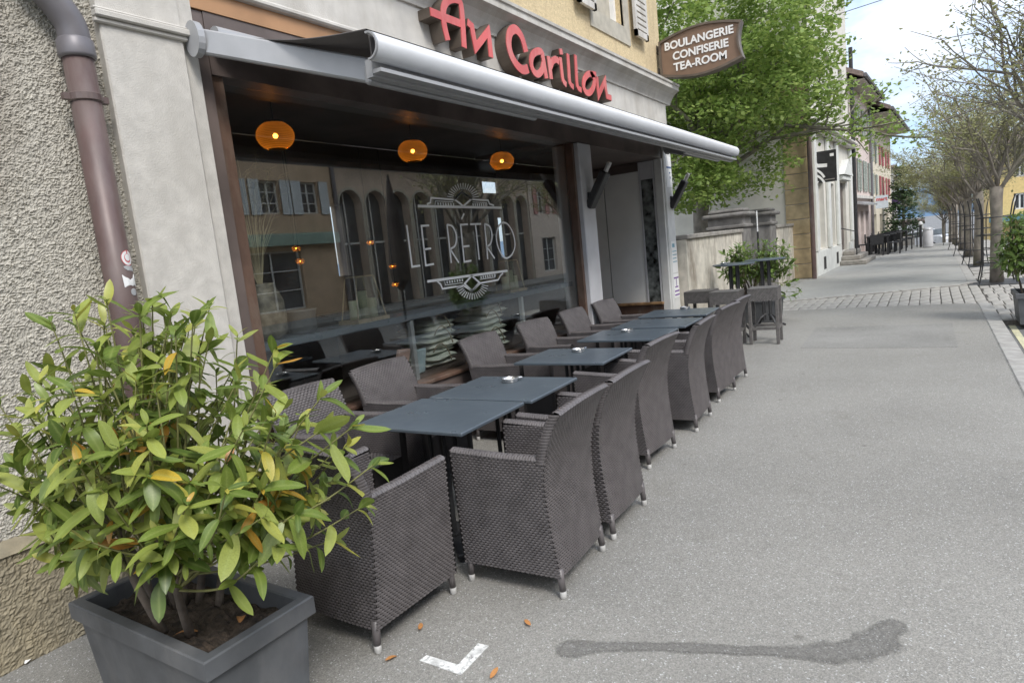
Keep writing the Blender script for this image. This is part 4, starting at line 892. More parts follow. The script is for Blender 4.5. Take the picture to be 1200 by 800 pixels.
def make_high():
    t = empty('high_table', (0, 0, 0), 'x', 'table', 'high bar tables by the far shrub')
    MB().lathe([(0, 1.075), (.30, 1.075), (.305, 1.08), (.305, 1.092), (.30, 1.096), (0, 1.096)], (0, 0, 0), 32).build('tabletop', M['slate'], t)
    c = MB()
    for a in range(4): c.tube([(.07*math.cos(R(90*a+45)), .07*math.sin(R(90*a+45)), .12), (.07*math.cos(R(90*a+45)), .07*math.sin(R(90*a+45)), 1.075)], .018, 8)
    c.build('column', M['black'], t)
    b_ = MB()
    for a in range(4):
        q = Matrix.Rotation(R(90*a+45), 4, 'Z'); b_.tube([q @ Vector(p) for p in ((.05, 0, .22), (.13, 0, .17), (.22, 0, .06), (.31, 0, .015))], [.02, .02, .018, .016], 8)
    b_.build('base', M['black'], t); return t
h0 = make_high()
for i, (x, y, lb) in enumerate(((10.02, 2.50, 'round dark high table nearer the café corner'), (10.75, 2.20, 'round dark high table farther along, in front of the laurel'))):
    c = h0 if i == 0 else copy_tree(h0); c.location = (x, y, 0); c['label'] = lb
a9 = copy_tree(a0); a9.location = (9.98, 2.62, 1.097); a9['label'] = 'steel ashtray on the nearer round high table'
# ================================================================== PLANTERS AND LAURELS
def planter(x0, x1, y0, y1, h, label, group, z0=0.0):
    P = empty('planter_box', ((x0+x1)/2, (y0+y1)/2, z0), label, 'planter', group)
    rim = .07; tp = .03
    def ring(i, z): return [(x0+i, y0+i, z), (x1-i, y0+i, z), (x1-i, y1-i, z), (x0+i, y1-i, z)]
    mb = MB(); mb.v = ring(.022+tp, z0)+ring(.022, z0+h-rim)
    for i in range(4): j = (i+1) % 4; mb.f.append((i, j, 4+j, 4+i))
    mb.f.append((3, 2, 1, 0)); mb.build('body', M['planter'], P)
    mb = MB(); rr = [ring(.004, z0+h-rim), ring(0, z0+h-rim+.004), ring(0, z0+h-.005), ring(.005, z0+h), ring(.040, z0+h), ring(.045, z0+h-.005), ring(.045, z0+h-.12)]
    for r_ in rr: mb.v += r_
    mb.v += ring(.022, z0+h-rim); n = len(rr)
    for q in range(n-1):
        for i in range(4): j = (i+1) % 4; mb.f.append((q*4+i, q*4+j, q*4+4+j, q*4+4+i))
    for i in range(4): j = (i+1) % 4; mb.f.append((i, n*4+i, n*4+j, j))
    mb.build('rim', M['planter'], P)
    mb = MB(); nn = 26; r = random.Random(int(x0*100))
    for j in range(nn+1):
        for i in range(nn+1):
            x = lerp(x0+.044, x1-.044, i/nn); y = lerp(y0+.044, y1-.044, j/nn); mb.v.append((x, y, z0+h-.075+.02*mnoise.noise(Vector((x*9, y*9, 1)))+.008*r.uniform(-1, 1)))
    for j in range(nn):
        for i in range(nn): k = j*(nn+1)+i; mb.f.append((k, k+1, k+nn+2, k+nn+1))
    mb.build('soil', M['soil'], P); return P
def leaf_geo(seed, mt, wid=.34):
    """one unit-long leaf along +X, normal +Z, folded along the midrib"""
    r = random.Random(seed); mb = MB(); mb.rib = []; n = 7; dr = r.uniform(-.1, .55); tw = r.uniform(-.25, .25); fold = r.uniform(.05, .28); wv = r.uniform(-.02, .02)
    for i in range(n+1):
        t = i/n; w_ = wid*.5*math.sin(math.pi*min(1, max(.03, t**.92)))**.62*(1 if i < n else .02); zc = -dr*t*t+.02*math.sin(6*t+seed); sy = wv*math.sin(5*t)
        for s_ in (-1, 0, 1):
            mb.v.append((t*(1-.12*dr*t), s_*w_+sy, zc+abs(s_)*fold*w_+s_*tw*w_*t)); mb.rib.append(1.0 if s_ == 0 else 0.0)
    for i in range(n):
        for s_ in (0, 1): a = i*3+s_; mb.f.append((a, a+3, a+4, a+1))
    return mb
LV = [leaf_geo(k, None, .28+.03*(k % 4)) for k in range(8)]
LVM = [g_.mesh('leaf', M['leaf'], True) for g_ in LV]
def laurel(name, base, centre, rad, label, cat, nsh, nind, Lr, seed, mmass, shell=(.45, 1.0), reach=None, whorl=(9, 14)):
    r = random.Random(seed); E = empty(name, base, label, cat); base = Vector(base); centre = Vector(centre)
    st = MB(); tw = MB(); leaves = []
    trunks = []
    for k in range(7):
        a = r.uniform(0, 6.28); b0 = base+Vector((math.cos(a)*rad[0]*.22, math.sin(a)*rad[1]*.22, -.02)); m_ = centre+Vector((math.cos(a)*rad[0]*.42, math.sin(a)*rad[1]*.48, -rad[2]*r.uniform(.15, .5)))
        pth = smooth_path([b0, b0.lerp(m_, .5)+Vector((r.uniform(-.04, .04), r.uniform(-.05, .05), .02)), m_], 4)
        st.tube(pth, [lerp(.017, .010, i/(len(pth)-1)) for i in range(len(pth))], 7); trunks.append((b0, m_, pth))
    st.build('trunk', M['bark'], E, True)
    tips = []
    tries = 0
    while len(tips) < nsh and tries < nsh*20:
        tries += 1
        th = math.acos(r.uniform(-.60, 1)); ph = r.uniform(0, 6.283); q = r.uniform(*shell)**.6
        p = centre+Vector((rad[0]*q*math.sin(th)*math.cos(ph), rad[1]*q*math.sin(th)*math.sin(ph), rad[2]*q*math.cos(th)))
        if mnoise.noise(p*2.6+Vector((seed, 0, 0))) < -.28: continue
        if min([(p-t_).length for t_ in tips] or [9]) < min(rad)*.13: continue
        tips.append(p)
    if reach: tips += [Vector(p) for p in reach]
    for tp in tips:
        b0, m_, pth = min(trunks, key=lambda t_: (t_[1]-tp).length+r.uniform(0, .1)); s0p = pth[r.randint(len(pth)//2, len(pth)-1)]
        d = (tp-s0p); out_ = (tp-centre); out_.z *= .4
        mid = s0p+d*.55+Vector((r.uniform(-.04, .04), r.uniform(-.04, .04), -.05+r.uniform(-.03, .05)))
        P = smooth_path([s0p, mid, tp], 6); nP = len(P); tw.tube(P, [lerp(.0055, .002, i/(nP-1)) for i in range(nP)], 5, False)
        nl = r.randint(*whorl); az = r.uniform(0, 6.28)
        for k in range(nl):
            f_ = 1-(k/nl)**1.25*.55 if k > 3 else 1-.02*k; i = min(nP-2, int(f_*(nP-1))); pos = P[i].lerp(P[i+1], f_*(nP-1)-i) if i+1 < nP else P[-1]
            ax = (P[min(i+1, nP-1)]-P[max(i-1, 0)]).normalized(); az += 2.4
            s_ = ax.cross(Vector((0, 0, 1))); s_ = s_.normalized() if s_.length > .01 else Vector((1, 0, 0)); t_ = ax.cross(s_)
            sd_ = s_*math.cos(az)+t_*math.sin(az); op = R(r.uniform(22, 45) if k < 4 else r.uniform(45, 88))
            dr = (ax*math.cos(op)+sd_*math.sin(op)+Vector((0, 0, -.28-(.6 if k > 3 else .1)*r.random()))).normalized()
            nn = (ax-dr*ax.dot(dr)); nn = nn.normalized() if nn.length > .05 else Vector((0, 0, 1)); nn = (nn+Vector((0, 0, .7))).normalized(); yv = nn.cross(dr).normalized(); nn = dr.cross(yv).normalized()
            ln = r.uniform(*Lr)*(.62 if k < 2 else 1)*r.choice((.6, .8, 1, 1, 1.15))
            if k >= nl-2 and r.random() < .22: val = r.uniform(.90, 1.0); ln *= 1.05
            else: val = r.uniform(0, .80)+(.10 if k < 4 else 0)
            leaves.append((pos, dr, yv, nn, ln, val))
    tw.build('stems', M['stem_green'], E, True)
    leaves.sort(key=lambda q: (q[0]-CAM).length-.12*q[0].z)
    ind = leaves[:nind]; mass = leaves[nind:]
    r2 = random.Random(seed+1)
    for (pos, dr, yv, nn, ln, val) in ind:
        mx_ = Matrix((dr*ln, yv*ln, nn*ln)).transposed().to_4x4(); mx_.translation = pos-base
        place(r2.choice(LVM), 'leaf', E, mx_)
    mb = MB(); mb.rib = []
    for (pos, dr, yv, nn, ln, val) in mass:
        g_ = r2.choice(LV); k = len(mb.v)
        for a in g_.v: p = pos+dr*(a[0]*ln)+yv*(a[1]*ln)+nn*(a[2]*ln); mb.v.append((p.x, p.y, p.z))
        mb.rib += g_.rib; mb.f += [tuple(k+i for i in f) for f in g_.f]; mb.a += [val]*len(g_.f)
    if mass: mb.build('foliage', mmass, E, True, 'stuff')
    return E
planter(.967, 1.395, 1.90, 2.81, .45, 'dark grey rectangular planter box in the bottom left corner', 'planter boxes')
laurel('laurel_shrub', (1.18, 2.35, .38), (1.16, 2.30, 1.06), (.46, .74, .56), 'large cherry laurel with yellowing leaves filling the left foreground', 'shrub', 175, 300, (.08, .135), 11, M['leaf_mass'],
       reach=[(1.36, 1.52, 1.12), (1.40, 1.50, .98), (1.34, 1.62, 1.22), (1.42, 1.60, .82), (1.38, 1.72, .70), (1.44, 1.66, 1.02), (1.05, 2.85, .72), (.95, 2.80, .95), (1.02, 2.66, .62), (1.0, 2.75, .58)])
planter(10.75, 11.45, -1.35, -.93, .42, 'dark planter box beside the kerb at the right edge', 'planter boxes', -.05)
laurel('laurel_shrub', (11.1, -1.14, .25), (11.1, -1.13, .90), (.45, .42, .62), 'dark leafed laurel in the planter at the right edge by the street trees', 'shrub', 110, 0, (.10, .16), 23, M['leaf_far'])
planter(11.25, 11.7, 2.1, 2.95, .42, 'low dark planter box behind the bar stools', 'planter boxes')
laurel('laurel_shrub', (11.48, 2.52, .36), (11.48, 2.50, 1.0), (.36, .62, .46), 'bright green laurel rising behind the high tables', 'shrub', 130, 0, (.09, .14), 31, M['leaf_far'], reach=[(11.4, 1.85, .55), (11.35, 1.9, .42), (11.45, 1.88, .66), (11.5, 1.84, .48)])
# fallen leaves
for i, (px, py, a, lb, wh) in enumerate(((492, 740, 30, 'dry brown leaf on the asphalt just above the painted corner mark', 0), (622, 735, 60, 'dry orange leaf on the asphalt right of the painted corner mark', 0), (452, 776, -20, 'dry brown leaf on the asphalt left of the painted corner mark', 0), (575, 797, 0, 'dry orange leaf on the asphalt at the bottom edge', 0), (30, 780, 40, 'pale paper scrap on the ground by the plinth', 1))):
    p = onz(px, py); g_ = leaf_geo(40+i, None, .38); 
    o = bpy.data.objects.new('fallen_leaf' if not wh else 'paper_scrap', g_.mesh('fallen_leaf', M['leaf_dry'] if not wh else M['white'], True)); col.objects.link(o)
    o.location = (p.x, p.y, .012); o.rotation_euler = (.1, -.15, R(a)); o.scale = (.055,)*3; tag(o, lb, 'leaf' if not wh else 'litter', 'fallen leaves' if not wh else None)
rl = random.Random(9)
for i, lb in enumerate(('dry leaf at the front corner of the planter soil', 'rusty leaf lying in the middle of the planter soil', 'dry leaf on the planter soil beside the trunk', 'curled leaf on the planter soil near the right rim')):
    x, y = ((1.06, 2.02), (1.12, 2.2), (1.22, 2.1), (1.30, 2.02))[i]; o = bpy.data.objects.new('fallen_leaf', leaf_geo(60+i, None, .36).mesh('fallen_leaf', M['leaf_dry'], True)); col.objects.link(o)
    o.location = (x, y, .395); o.rotation_euler = (.2, -.2, rl.uniform(0, 6)); o.scale = (.085,)*3; tag(o, lb, 'leaf', 'fallen leaves')
# ================================================================== GARDEN WALL AND GATE PIERS
M['oldwall'] = mat('stained_wall', (.58, .54, .46), .95, var=.12, nscale=6, bump=.5, bscale=50, dirt=(.25, .21, .16), dscale=3.5)
M['coping'] = mat('coping_stone', (.29, .27, .24), .9, var=.15, nscale=8, bump=.4, bscale=60)
M['pier'] = mat('pier_stone', (.17, .16, .15), .85, var=.18, nscale=7, bump=.5, bscale=50, dirt=(.26, .25, .24), dscale=3)
M['white_wall'] = mat('white_render', (.62, .63, .60), .9, var=.05, nscale=4, bump=.2)
M['sandstone'] = mat('sandstone', (.42, .33, .20), .85, var=.12, nscale=6, bump=.3, bscale=60)
def gwall(x0, x1, label):
    E = empty('garden_wall', ((x0+x1)/2, 3.4, 0), label, 'wall')
    MB().box((x0, 3.30, 0), (x1, 3.55, 1.52)).build('face', M['oldwall'], E)
    n = max(1, round((x1-x0)/.95))
    for i in range(n): MB().box((lerp(x0, x1, i/n)+.004, 3.26, 1.522), (lerp(x0, x1, (i+1)/n)-.004, 3.60, 1.60), bev=.012).build('coping_stone', M['coping'], E)
gwall(10.33, 14.05, 'stained pale garden wall between the café corner and the gate'); gwall(17.6, 20.05, 'stained pale garden wall between the gate and the white building')
for x, lb in ((14.45, 'grey stone gate pier nearer the café with a moulded cap'), (17.2, 'grey stone gate pier nearer the white building with a moulded cap')):
    E = empty('gate_pier', (x, 3.6, 0), lb, 'pier', 'gate piers')
    MB().box((x-.36, 3.28, 0), (x+.36, 4.0, 1.62), bev=.02).build('shaft', M['pier'], E)
    MB().box((x-.40, 3.24, 1.622), (x+.40, 4.04, 1.70), bev=.02).box((x-.36, 3.28, 1.70), (x+.36, 4.0, 1.86)).box((x-.46, 3.18, 1.86), (x+.46, 4.10, 1.95), bev=.03).box((x-.36, 3.28, 1.95), (x+.36, 4.0, 2.03), bev=.03).build('cap', M['pier'], E)
E = empty('post_pipe', (15.05, 3.2, 0), 'thin grey and white pole in front of the gate', 'pole'); MB().tube([(15.05, 3.2, 0), (15.05, 3.2, 1.5)], .022, 8).build('lower_shaft', M['black'], E); MB().tube([(15.05, 3.2, 1.5), (15.05, 3.2, 1.95)], .014, 8).build('upper_shaft', M['white'], E)
# ================================================================== HOUSES
M['gwhite'] = mat('frame_white', (.66, .66, .64), .6, var=.04); M['roof_tile'] = mat('roof_tile', (.22, .17, .15), .8, var=.2, nscale=8, bump=.5, bscale=30)
M['soffit'] = mat('soffit', (.50, .46, .40), .8, var=.06)
def window_at(E, x0, x1, z0, z1, y, s, fm, shm=None, rec=.14, bars=2, sill=None, arch=False):
    """window in a facade at plane y; s = outward sign along Y"""
    yi = y-s*rec
    def bx(mb, a0, a1, ya, yb_, c0, c1): return mb.box((a0, min(ya, yb_), c0), (a1, max(ya, yb_), c1))
    f = MB(); t = .06
    bx(f, x0, x0+t, yi, yi-s*.05, z0, z1); bx(f, x1-t, x1, yi, yi-s*.05, z0, z1); bx(f, x0+t, x1-t, yi, yi-s*.05, z0, z0+t); bx(f, x0+t, x1-t, yi, yi-s*.05, z1-t, z1)
    bx(f, (x0+x1)/2-.03, (x0+x1)/2+.03, yi-s*.005, yi-s*.045, z0+t, z1-t)
    for k in range(1, bars+1): zc = lerp(z0, z1, k/(bars+1)); bx(f, x0+t, x1-t, yi-s*.01, yi-s*.04, zc-.018, zc+.018)
    w_ = f.build('window', fm, E)
    bx(MB(), x0, x1, yi-s*.052, yi-s*.062, z0, z1).build('pane', M['pane'], w_)
    if sill: bx(MB(), x0-.12, x1+.12, y+s*.10, y-s*.05, z0-.10, z0-.004).build('sill', sill, w_)
    if shm:
        sw = (x1-x0)*.52
        for (a, b) in ((x0-sw-.03, x0-.03), (x1+.03, x1+sw+.03)):
            q = MB(); bx(q, a, a+.06, y+s*.06, y+s*.012, z0-.02, z1+.02); bx(q, b-.06, b, y+s*.06, y+s*.012, z0-.02, z1+.02); bx(q, a, b, y+s*.04, y+s*.012, z0-.02, z1+.02)
            ns = 9
            for k in range(ns+1): zc = lerp(z0, z1, k/ns); bx(q, a+.06, b-.06, y+s*.055, y+s*.03, zc-.03, zc+.01)
            q.build('shutter', shm, w_)
def house(name, label, x0, x1, y, s, h, mw, wins, roof=True, depth=9, base=0, fm=None, trim=None, ov=.8, rh=3.0, sill=None, group=None):
    """wins: (xa, xb, za, zb, shutter material or None)"""
    E = empty(name, ((x0+x1)/2, y, base), label, 'building', group)
    mb = MB(); wall_holes(mb, (x0, y, 0), (1, 0, 0), (0, s, 0), x1-x0, h, [(a-x0, b-x0, c, d) for a, b, c, d, *_ in wins], .2, z0=base)
    yb_ = y-s*depth
    for xx in (x0, x1): mb.quad((xx, y, base), (xx, yb_, base), (xx, yb_, h), (xx, y, h))
    mb.quad((x0, yb_, base), (x1, yb_, base), (x1, yb_, h), (x0, yb_, h))
    if roof:
        for xx in (x0, x1): mb.poly([(xx, y, h), (xx, yb_, h), (xx, (y+yb_)/2, h+rh)])
    mb.build('wall', mw, E)
    for wv in wins: window_at(E, *wv[:4], y, s, fm or M['gwhite'], wv[4] if len(wv) > 4 else None, sill=sill)
    if roof:
        r_ = MB(); ym = (y+yb_)/2; k = rh/(depth/2); e0 = y+s*ov; e1 = yb_-s*ov; zl = h-ov*k
        for (ya, za) in ((e0, zl), (e1, zl)):
            P = [(x0-.25, ya, za+.02), (x1+.25, ya, za+.02), (x1+.25, ym, h+rh+.02), (x0-.25, ym, h+rh+.02)]; Q = [(a, b, c+.18) for a, b, c in P]
            for F in ((0, 1, 2, 3),): r_.poly([P[i] for i in F]); r_.poly([Q[i] for i in F])
            for i in range(4): r_.quad(P[i], P[(i+1) % 4], Q[(i+1) % 4], Q[i])
        rf = r_.build('roof', M['roof_tile'], E)
        MB().box((x0, min(y+s*.01, e0), zl-.05), (x1, max(y+s*.01, e0), zl-.01)).build('soffit', M['soffit'], rf)
        MB().tube([(x0-.2, e0+s*.06, zl+.08), (x1+.2, e0+s*.06, zl+.08)], .07, 8).build('gutter', M['pipe_grey'], rf)
    else: MB().box((x0-.2, min(y+s*.3, yb_), h), (x1+.2, max(y+s*.3, yb_), h+.2)).build('roof', M['roof_tile'], E)
    if trim: trim(E)
    return E
GS = mat('shutter_grey_green', (.36, .40, .36), .7, var=.08); RS = mat('shutter_red', (.50, .15, .17), .6, var=.08); WS = mat('shutter_white', (.60, .64, .66), .7, var=.05)
PK = mat('pink_render', (.64, .54, .50), .9, var=.06, nscale=3, bump=.2); CR = mat('cream_render', (.66, .60, .48), .9, var=.06, nscale=3, bump=.2); GR = mat('grey_render', (.34, .34, .34), .9, var=.06)
CW = mat('cream_white_render', (.64, .615, .55), .9, var=.05, nscale=3, bump=.2)
FZ = 2.85; RA = R(-2.05)
def swing(E):   # this row of houses stands at a slight angle to the café front
    v = Matrix.Rotation(RA, 4, 'Z') @ Vector((E.location.x-20, E.location.y-FZ, E.location.z)); E.location = (20.05+v.x, FZ+v.y, v.z); E.rotation_euler.z = RA; return E
def trim_white(E):
    for x in (20.55, 22.75, 24.55, 27.75): MB().box((x, FZ-.10, .72), (x+.34, FZ-.003, 4.10), bev=.02).build('pilaster', M['white_wall'], E)
    MB().box((20.5, FZ-.06, 0), (25.2, FZ-.004, .70)).build('plinth', M['white_wall'], E); MB().box((27.3, FZ-.06, 0), (28.3, FZ-.004, .70)).build('plinth', M['white_wall'], E)
    MB().box((20.0, FZ-.20, 4.12), (28.3, FZ-.004, 4.24), bev=.02).box((20.0, FZ-.30, 4.24), (28.3, FZ-.004, 4.34), bev=.03).build('cornice', M['fascia'], E)
    MB().box((25.6, FZ+.10, .45), (26.9, FZ+.16, 2.85)).build('door', M['brown'], E)
    MB().box((25.3, FZ-.16, 2.9), (27.2, FZ-.003, 3.06), bev=.02).extrude([(25.2, 3.08), (27.3, 3.08), (26.25, 3.62)], lambda a, b, dd: (a, dd, b), FZ-.22, FZ-.003).build('pediment', M['white_wall'], E)
    MB().tube([(25.3, FZ-.5, .3), (25.3, FZ-.5, 1.1), (25.25, FZ-.05, 1.25)], .02, 6).build('handrail', M['black'], E)
    for k in range(3): MB().box((25.3-.35*k, FZ-.42-.22*k, .45-.15*(k+1)), (27.1+.15*k, FZ-.07, .45-.15*k-.002), bev=.02).build('step', M['coping'], E)
    for x in (21.6, 24.0): MB().box((x, FZ-.066, .12), (x+.40, FZ-.061, .5)).build('cellar_vent', M['dark'], E)
    for k in range(14): MB().box((19.96, FZ-.02, .02+k*.42), (20.5, FZ+.001, .42+k*.42), bev=.012).box((19.96, FZ+.0, .02+k*.42), (19.998, FZ+.62, .42+k*.42), bev=.01).build('quoin', M['sandstone'], E)
wv = [(21.1, 22.4, .75, 2.75), (23.3, 24.3, .75, 2.75), (25.6, 26.9, .45, 2.85)]+[(x, x+1.0, 5.0, 6.8, None) for x in (21.2, 23.6, 26)]
swing(house('white_building', 'white classical building with pilasters and steps beyond the garden wall', 20.0, 28.3, FZ, -1, 10.8, CW, wv, trim=trim_white, ov=.7))
DPb = empty('downpipe', (19.85, 2.84, 0), 'dark brown downpipe at the sandstone corner of the white building', 'drainpipe'); MB().tube([(19.85, 2.76, 0), (19.85, 2.76, 8)], .06, 10).build('pipe', M['pipe'], DPb)
DPc = empty('downpipe', (28.33, 2.72, 0), 'dark downpipe between the white building and the pink building', 'drainpipe'); MB().tube([(28.33, 2.72, 0), (28.33, 2.72, 7.8)], .07, 10).build('pipe', M['black'], DPc); swing(DPc)
def trim_pink(E):
    MB().box((28.4, FZ-.12, 2.32), (34.5, FZ-.004, 2.44)).build('string_course', M['fascia'], E)
    MB().extrude([(FZ, 2.2), (FZ-.35, 2.10), (FZ-.35, 2.02), (FZ, 2.1)], lambda a, b, d: (d, a, b), 29.3, 33.8).build('canopy', M['alu_dull'], E)
    MB().tube([(34.5, FZ-.08, 0), (34.5, FZ-.08, 6.3)], .06, 8).build('downpipe', M['pipe_grey'], E)
swing(house('pink_building', 'pink house with grey green shutters beyond the white building', 28.35, 34.6, FZ, -1, 6.9, PK, [(x, x+.72, 4.9, 6.0, GS) for x in (29.4, 31.3, 33.2)]+[(x, x+.72, 2.65, 3.9, GS) for x in (29.4, 31.3, 33.2)]+[(x, x+1.0, .1, 1.8) for x in (29.3, 30.9, 32.6)], trim=trim_pink, ov=.55, rh=2.2))
swing(house('cream_building', 'cream house with red shutters and deep eaves farther down the street', 34.65, 45.3, FZ, -1, 6.6, CR, [(x, x+.95, 4.1, 5.05, RS if i else GS) for i, x in enumerate((35.9, 39.1, 42.3))]+[(x, x+.95, 2.6, 3.5, RS if i else GS) for i, x in enumerate((35.9, 39.1, 42.3))]+[(x, x+1.3, .0, 1.6) for x in (35.6, 38.4, 41.4)], base=-1.2, ov=.9, rh=2.4))
house('grey_building', 'grey flat roofed house with a balcony beyond the cream house', 62, 72, 2.6, -1, 5.2, GR, [(x, x+1.4, 2.4, 4.4) for x in (63.5, 66.5, 69.5)], roof=False, base=-4)
E = empty('balcony', (62, 2, 2), 'dark balcony slab on the grey flat roofed house', 'balcony'); MB().box((60.5, 1.2, 2.0), (64, 3.2, 2.25)).build('slab', M['pier'], E); MB().box((60.5, 1.2, 2.25), (60.56, 3.2, 3.2)).box((60.5, 1.2, 3.1), (64, 1.26, 3.2)).build('railing', M['black'], E)
E = empty('entrance_canopy', (66, 1.2, 0), 'low dark canopy roof at the end of the street beside the conifer', 'canopy'); MB().extrude([(62, .9), (62, .75), (72, .3), (72, .45)], lambda a, b, d: (a, d, b), .45, 2.5).build('roof_slab', M['roof_tile'], E); MB().tube([(62.3, .6, -2.5), (62.3, .6, .8)], .08, 8).build('post', M['white_wall'], E)
# yellow house facing us behind the street trees
def front_house(name, label, X, y0, y1, z0, z1, mw, wins, band=None):
    E = empty(name, (X, (y0+y1)/2, z0), label, 'building'); mb = MB()
    wall_holes(mb, (X, y1, 0), (0, -1, 0), (-1, 0, 0), y1-y0, z1, [(y1-b, y1-a, c, d) for a, b, c, d in wins], .15, z0=z0)
    mb.quad((X, y1, z0), (X+8, y1, z0), (X+8, y1, z1), (X, y1, z1)); mb.quad((X, y0, z0), (X+8, y0, z0), (X+8, y0, z1), (X, y0, z1)); mb.quad((X+8, y0, z0), (X+8, y1, z0), (X+8, y1, z1), (X+8, y0, z1)); mb.build('wall', mw, E)
    for (a, b, c, d) in wins:
        f = MB().box((X+.08, a, c), (X+.13, a+.12, d)).box((X+.08, b-.12, c), (X+.13, b, d)).box((X+.08, a, d-.12), (X+.13, b, d)).box((X+.08, a, c), (X+.13, b, c+.1)).box((X+.09, (a+b)/2-.05, c), (X+.12, (a+b)/2+.05, d)).build('window', M['gwhite'], E)
        MB().box((X+.135, a, c), (X+.15, b, d)).build('pane', M['pane'], f)
    MB().extrude([(y0-.7, z1), (y1+.7, z1), ((y0+y1)/2, z1+2.6)], lambda a, b, d: (d, a, b), X-.7, X+8.5).build('roof', M['roof_tile'], E)
    if band: MB().box((X-1.0, y0, band[0]), (X-.02, y1, band[1])).build('shop_awning', mat('awning_teal', (.10, .22, .26), .8), E)
front_house('yellow_house', 'yellow house with white windows seen behind the street trees at the right', 60, -14, -3.6, -2.5, 5.5, mat('yellow_render', (.66, .50, .22), .9, var=.06), [(-5.75, -5.05, .9, 2.05), (-8.1, -7.4, .9, 2.05), (-10.5, -9.8, .9, 2.05), (-5.75, -5.05, 3.2, 4.5), (-8.1, -7.4, 3.2, 4.5)], (.15, .55))
# opposite side of the street (seen in the glass)
OP = -12.0
BG = mat('tan_render', (.52, .39, .27), .9, var=.07, nscale=3, bump=.2); AR = mat('arcade_render', (.58, .47, .38), .9, var=.06, nscale=3, bump=.2)
def trim_tan(E):
    MB().extrude([(OP, 3.12), (OP+.30, 3.05), (OP+.30, 2.68), (OP, 2.68)], lambda a, b, d: (d, a, b), 8.2, 17.5).build('shop_awning', mat('awning_green', (.27, .38, .32), .8), E)
    MB().tube([(17.75, OP+.1, 0), (17.75, OP+.1, 9)], .08, 8).build('downpipe', M['pipe_grey'], E)
tw_ = [(x, x+.80, 3.80, 4.95, WS) for x in (7.4, 9.15, 10.9, 12.65, 14.45, 16.2)]+[(x, x+.8, 6.5, 7.8, WS) for x in (7.4, 9.15, 10.9, 12.65, 14.45, 16.2)]+[(x, x+2.4, .4, 2.5) for x in (7.0, 10.2, 13.4)]
house('tan_house', 'tan house with pale shutters and green shop awning across the street', 5, 17.7, OP, 1, 8.6, BG, tw_, trim=trim_tan)
def arcade():
    E = empty('arcade_building', (21, OP, 0), 'pale building with tall round arches across the street', 'building')
    x0, n, pt, w_, zs = 17.85, 10, 1.43, 1.18, 4.12; mb = MB()
    for i in range(n):
        a = x0+.12+i*pt; b = a+w_; c = (a+b)/2; r_ = w_/2
        lo = x0 if i == 0 else a-.125; hi = x0+n*pt if i == n-1 else b+.125
        mb.quad((lo, OP, 0), (a, OP, 0), (a, OP, zs), (lo, OP, zs)); mb.quad((b, OP, 0), (hi, OP, 0), (hi, OP, zs), (b, OP, zs))
        A = [(c-r_*math.cos(math.pi*k/12), zs+r_*math.sin(math.pi*k/12)) for k in range(13)]
        mb.poly([(lo, OP, zs)]+[(a, OP, zs)]+[(p, OP, q) for p, q in A[1:7]]+[(c, OP, 5.7), (lo, OP, 5.7)]); mb.poly([(c, OP, 5.7)]+[(p, OP, q) for p, q in A[6:]]+[(hi, OP, zs), (hi, OP, 5.7)])
        for (p, q), (p2, q2) in zip(A, A[1:]): mb.quad((p, OP, q), (p2, OP, q2), (p2, OP-.5, q2), (p, OP-.5, q))
        mb.quad((a, OP, 0), (a, OP, zs), (a, OP-.5, zs), (a, OP-.5, 0)); mb.quad((b, OP, 0), (b, OP, zs), (b, OP-.5, zs), (b, OP-.5, 0))
        tr = MB().strip([(a-.06, 0), (a-.06, zs)]+[(c-(r_+.06)*math.cos(math.pi*k/12), zs+(r_+.06)*math.sin(math.pi*k/12)) for k in range(1, 12)]+[(b+.06, zs), (b+.06, 0)], .1, GF, OP+.03, OP+.002); tr.build('arch_trim', M['stone_trim'], E)
        g_ = MB().box((a, OP-.42, 0), (b, OP-.40, zs+r_)); wn = g_.build('window', M['pane'], E); MB().box((c-.03, OP-.39, 0), (c+.03, OP-.36, zs+.5)).box((a, OP-.39, 2.6), (b, OP-.36, 2.68)).build('glazing_bar', M['gwhite'], wn)
    x1 = x0+n*pt; mb.quad((x0, OP, 5.7), (x1, OP, 5.7), (x1, OP, 6.4), (x0, OP, 6.4))
    for xx in (x0, x1): mb.quad((xx, OP, 0), (xx, OP-9, 0), (xx, OP-9, 6.4), (xx, OP, 6.4))
    mb.build('wall', AR, E)
    MB().extrude([(OP+.9, 6.2), (OP-4.5, 8.6), (OP-9.5, 6.2), (OP-9.5, 6.0), (OP+.9, 6.0)], lambda a, b, d: (d, a, b), x0-.1, x1+.1).build('roof', M['roof_tile'], E)
    for i in range(18): MB().box((x0+.3+i*.8, OP+.002, 5.72), (x0+.42+i*.8, OP+.45, 5.96)).build('corbel', M['stone_trim'], E)
arcade()
PS = mat('shutter_pink', (.50, .26, .24), .7, var=.08)
house('rose_house', 'rosy house with pink shutters across the street beyond the arcade', 32.3, 46, OP, 1, 8.0, mat('rose_render', (.60, .52, .45), .9, var=.06), [(x, x+.85, 3.7, 5.2, PS) for x in (33.2, 35.4, 37.6, 39.8, 42.0, 44)]+[(x, x+.85, 6.0, 7.2, PS) for x in (33.2, 35.4, 37.6, 39.8, 42.0, 44)]+[(x, x+1.6, .3, 2.3) for x in (33.4, 36, 38.8, 41.6)])
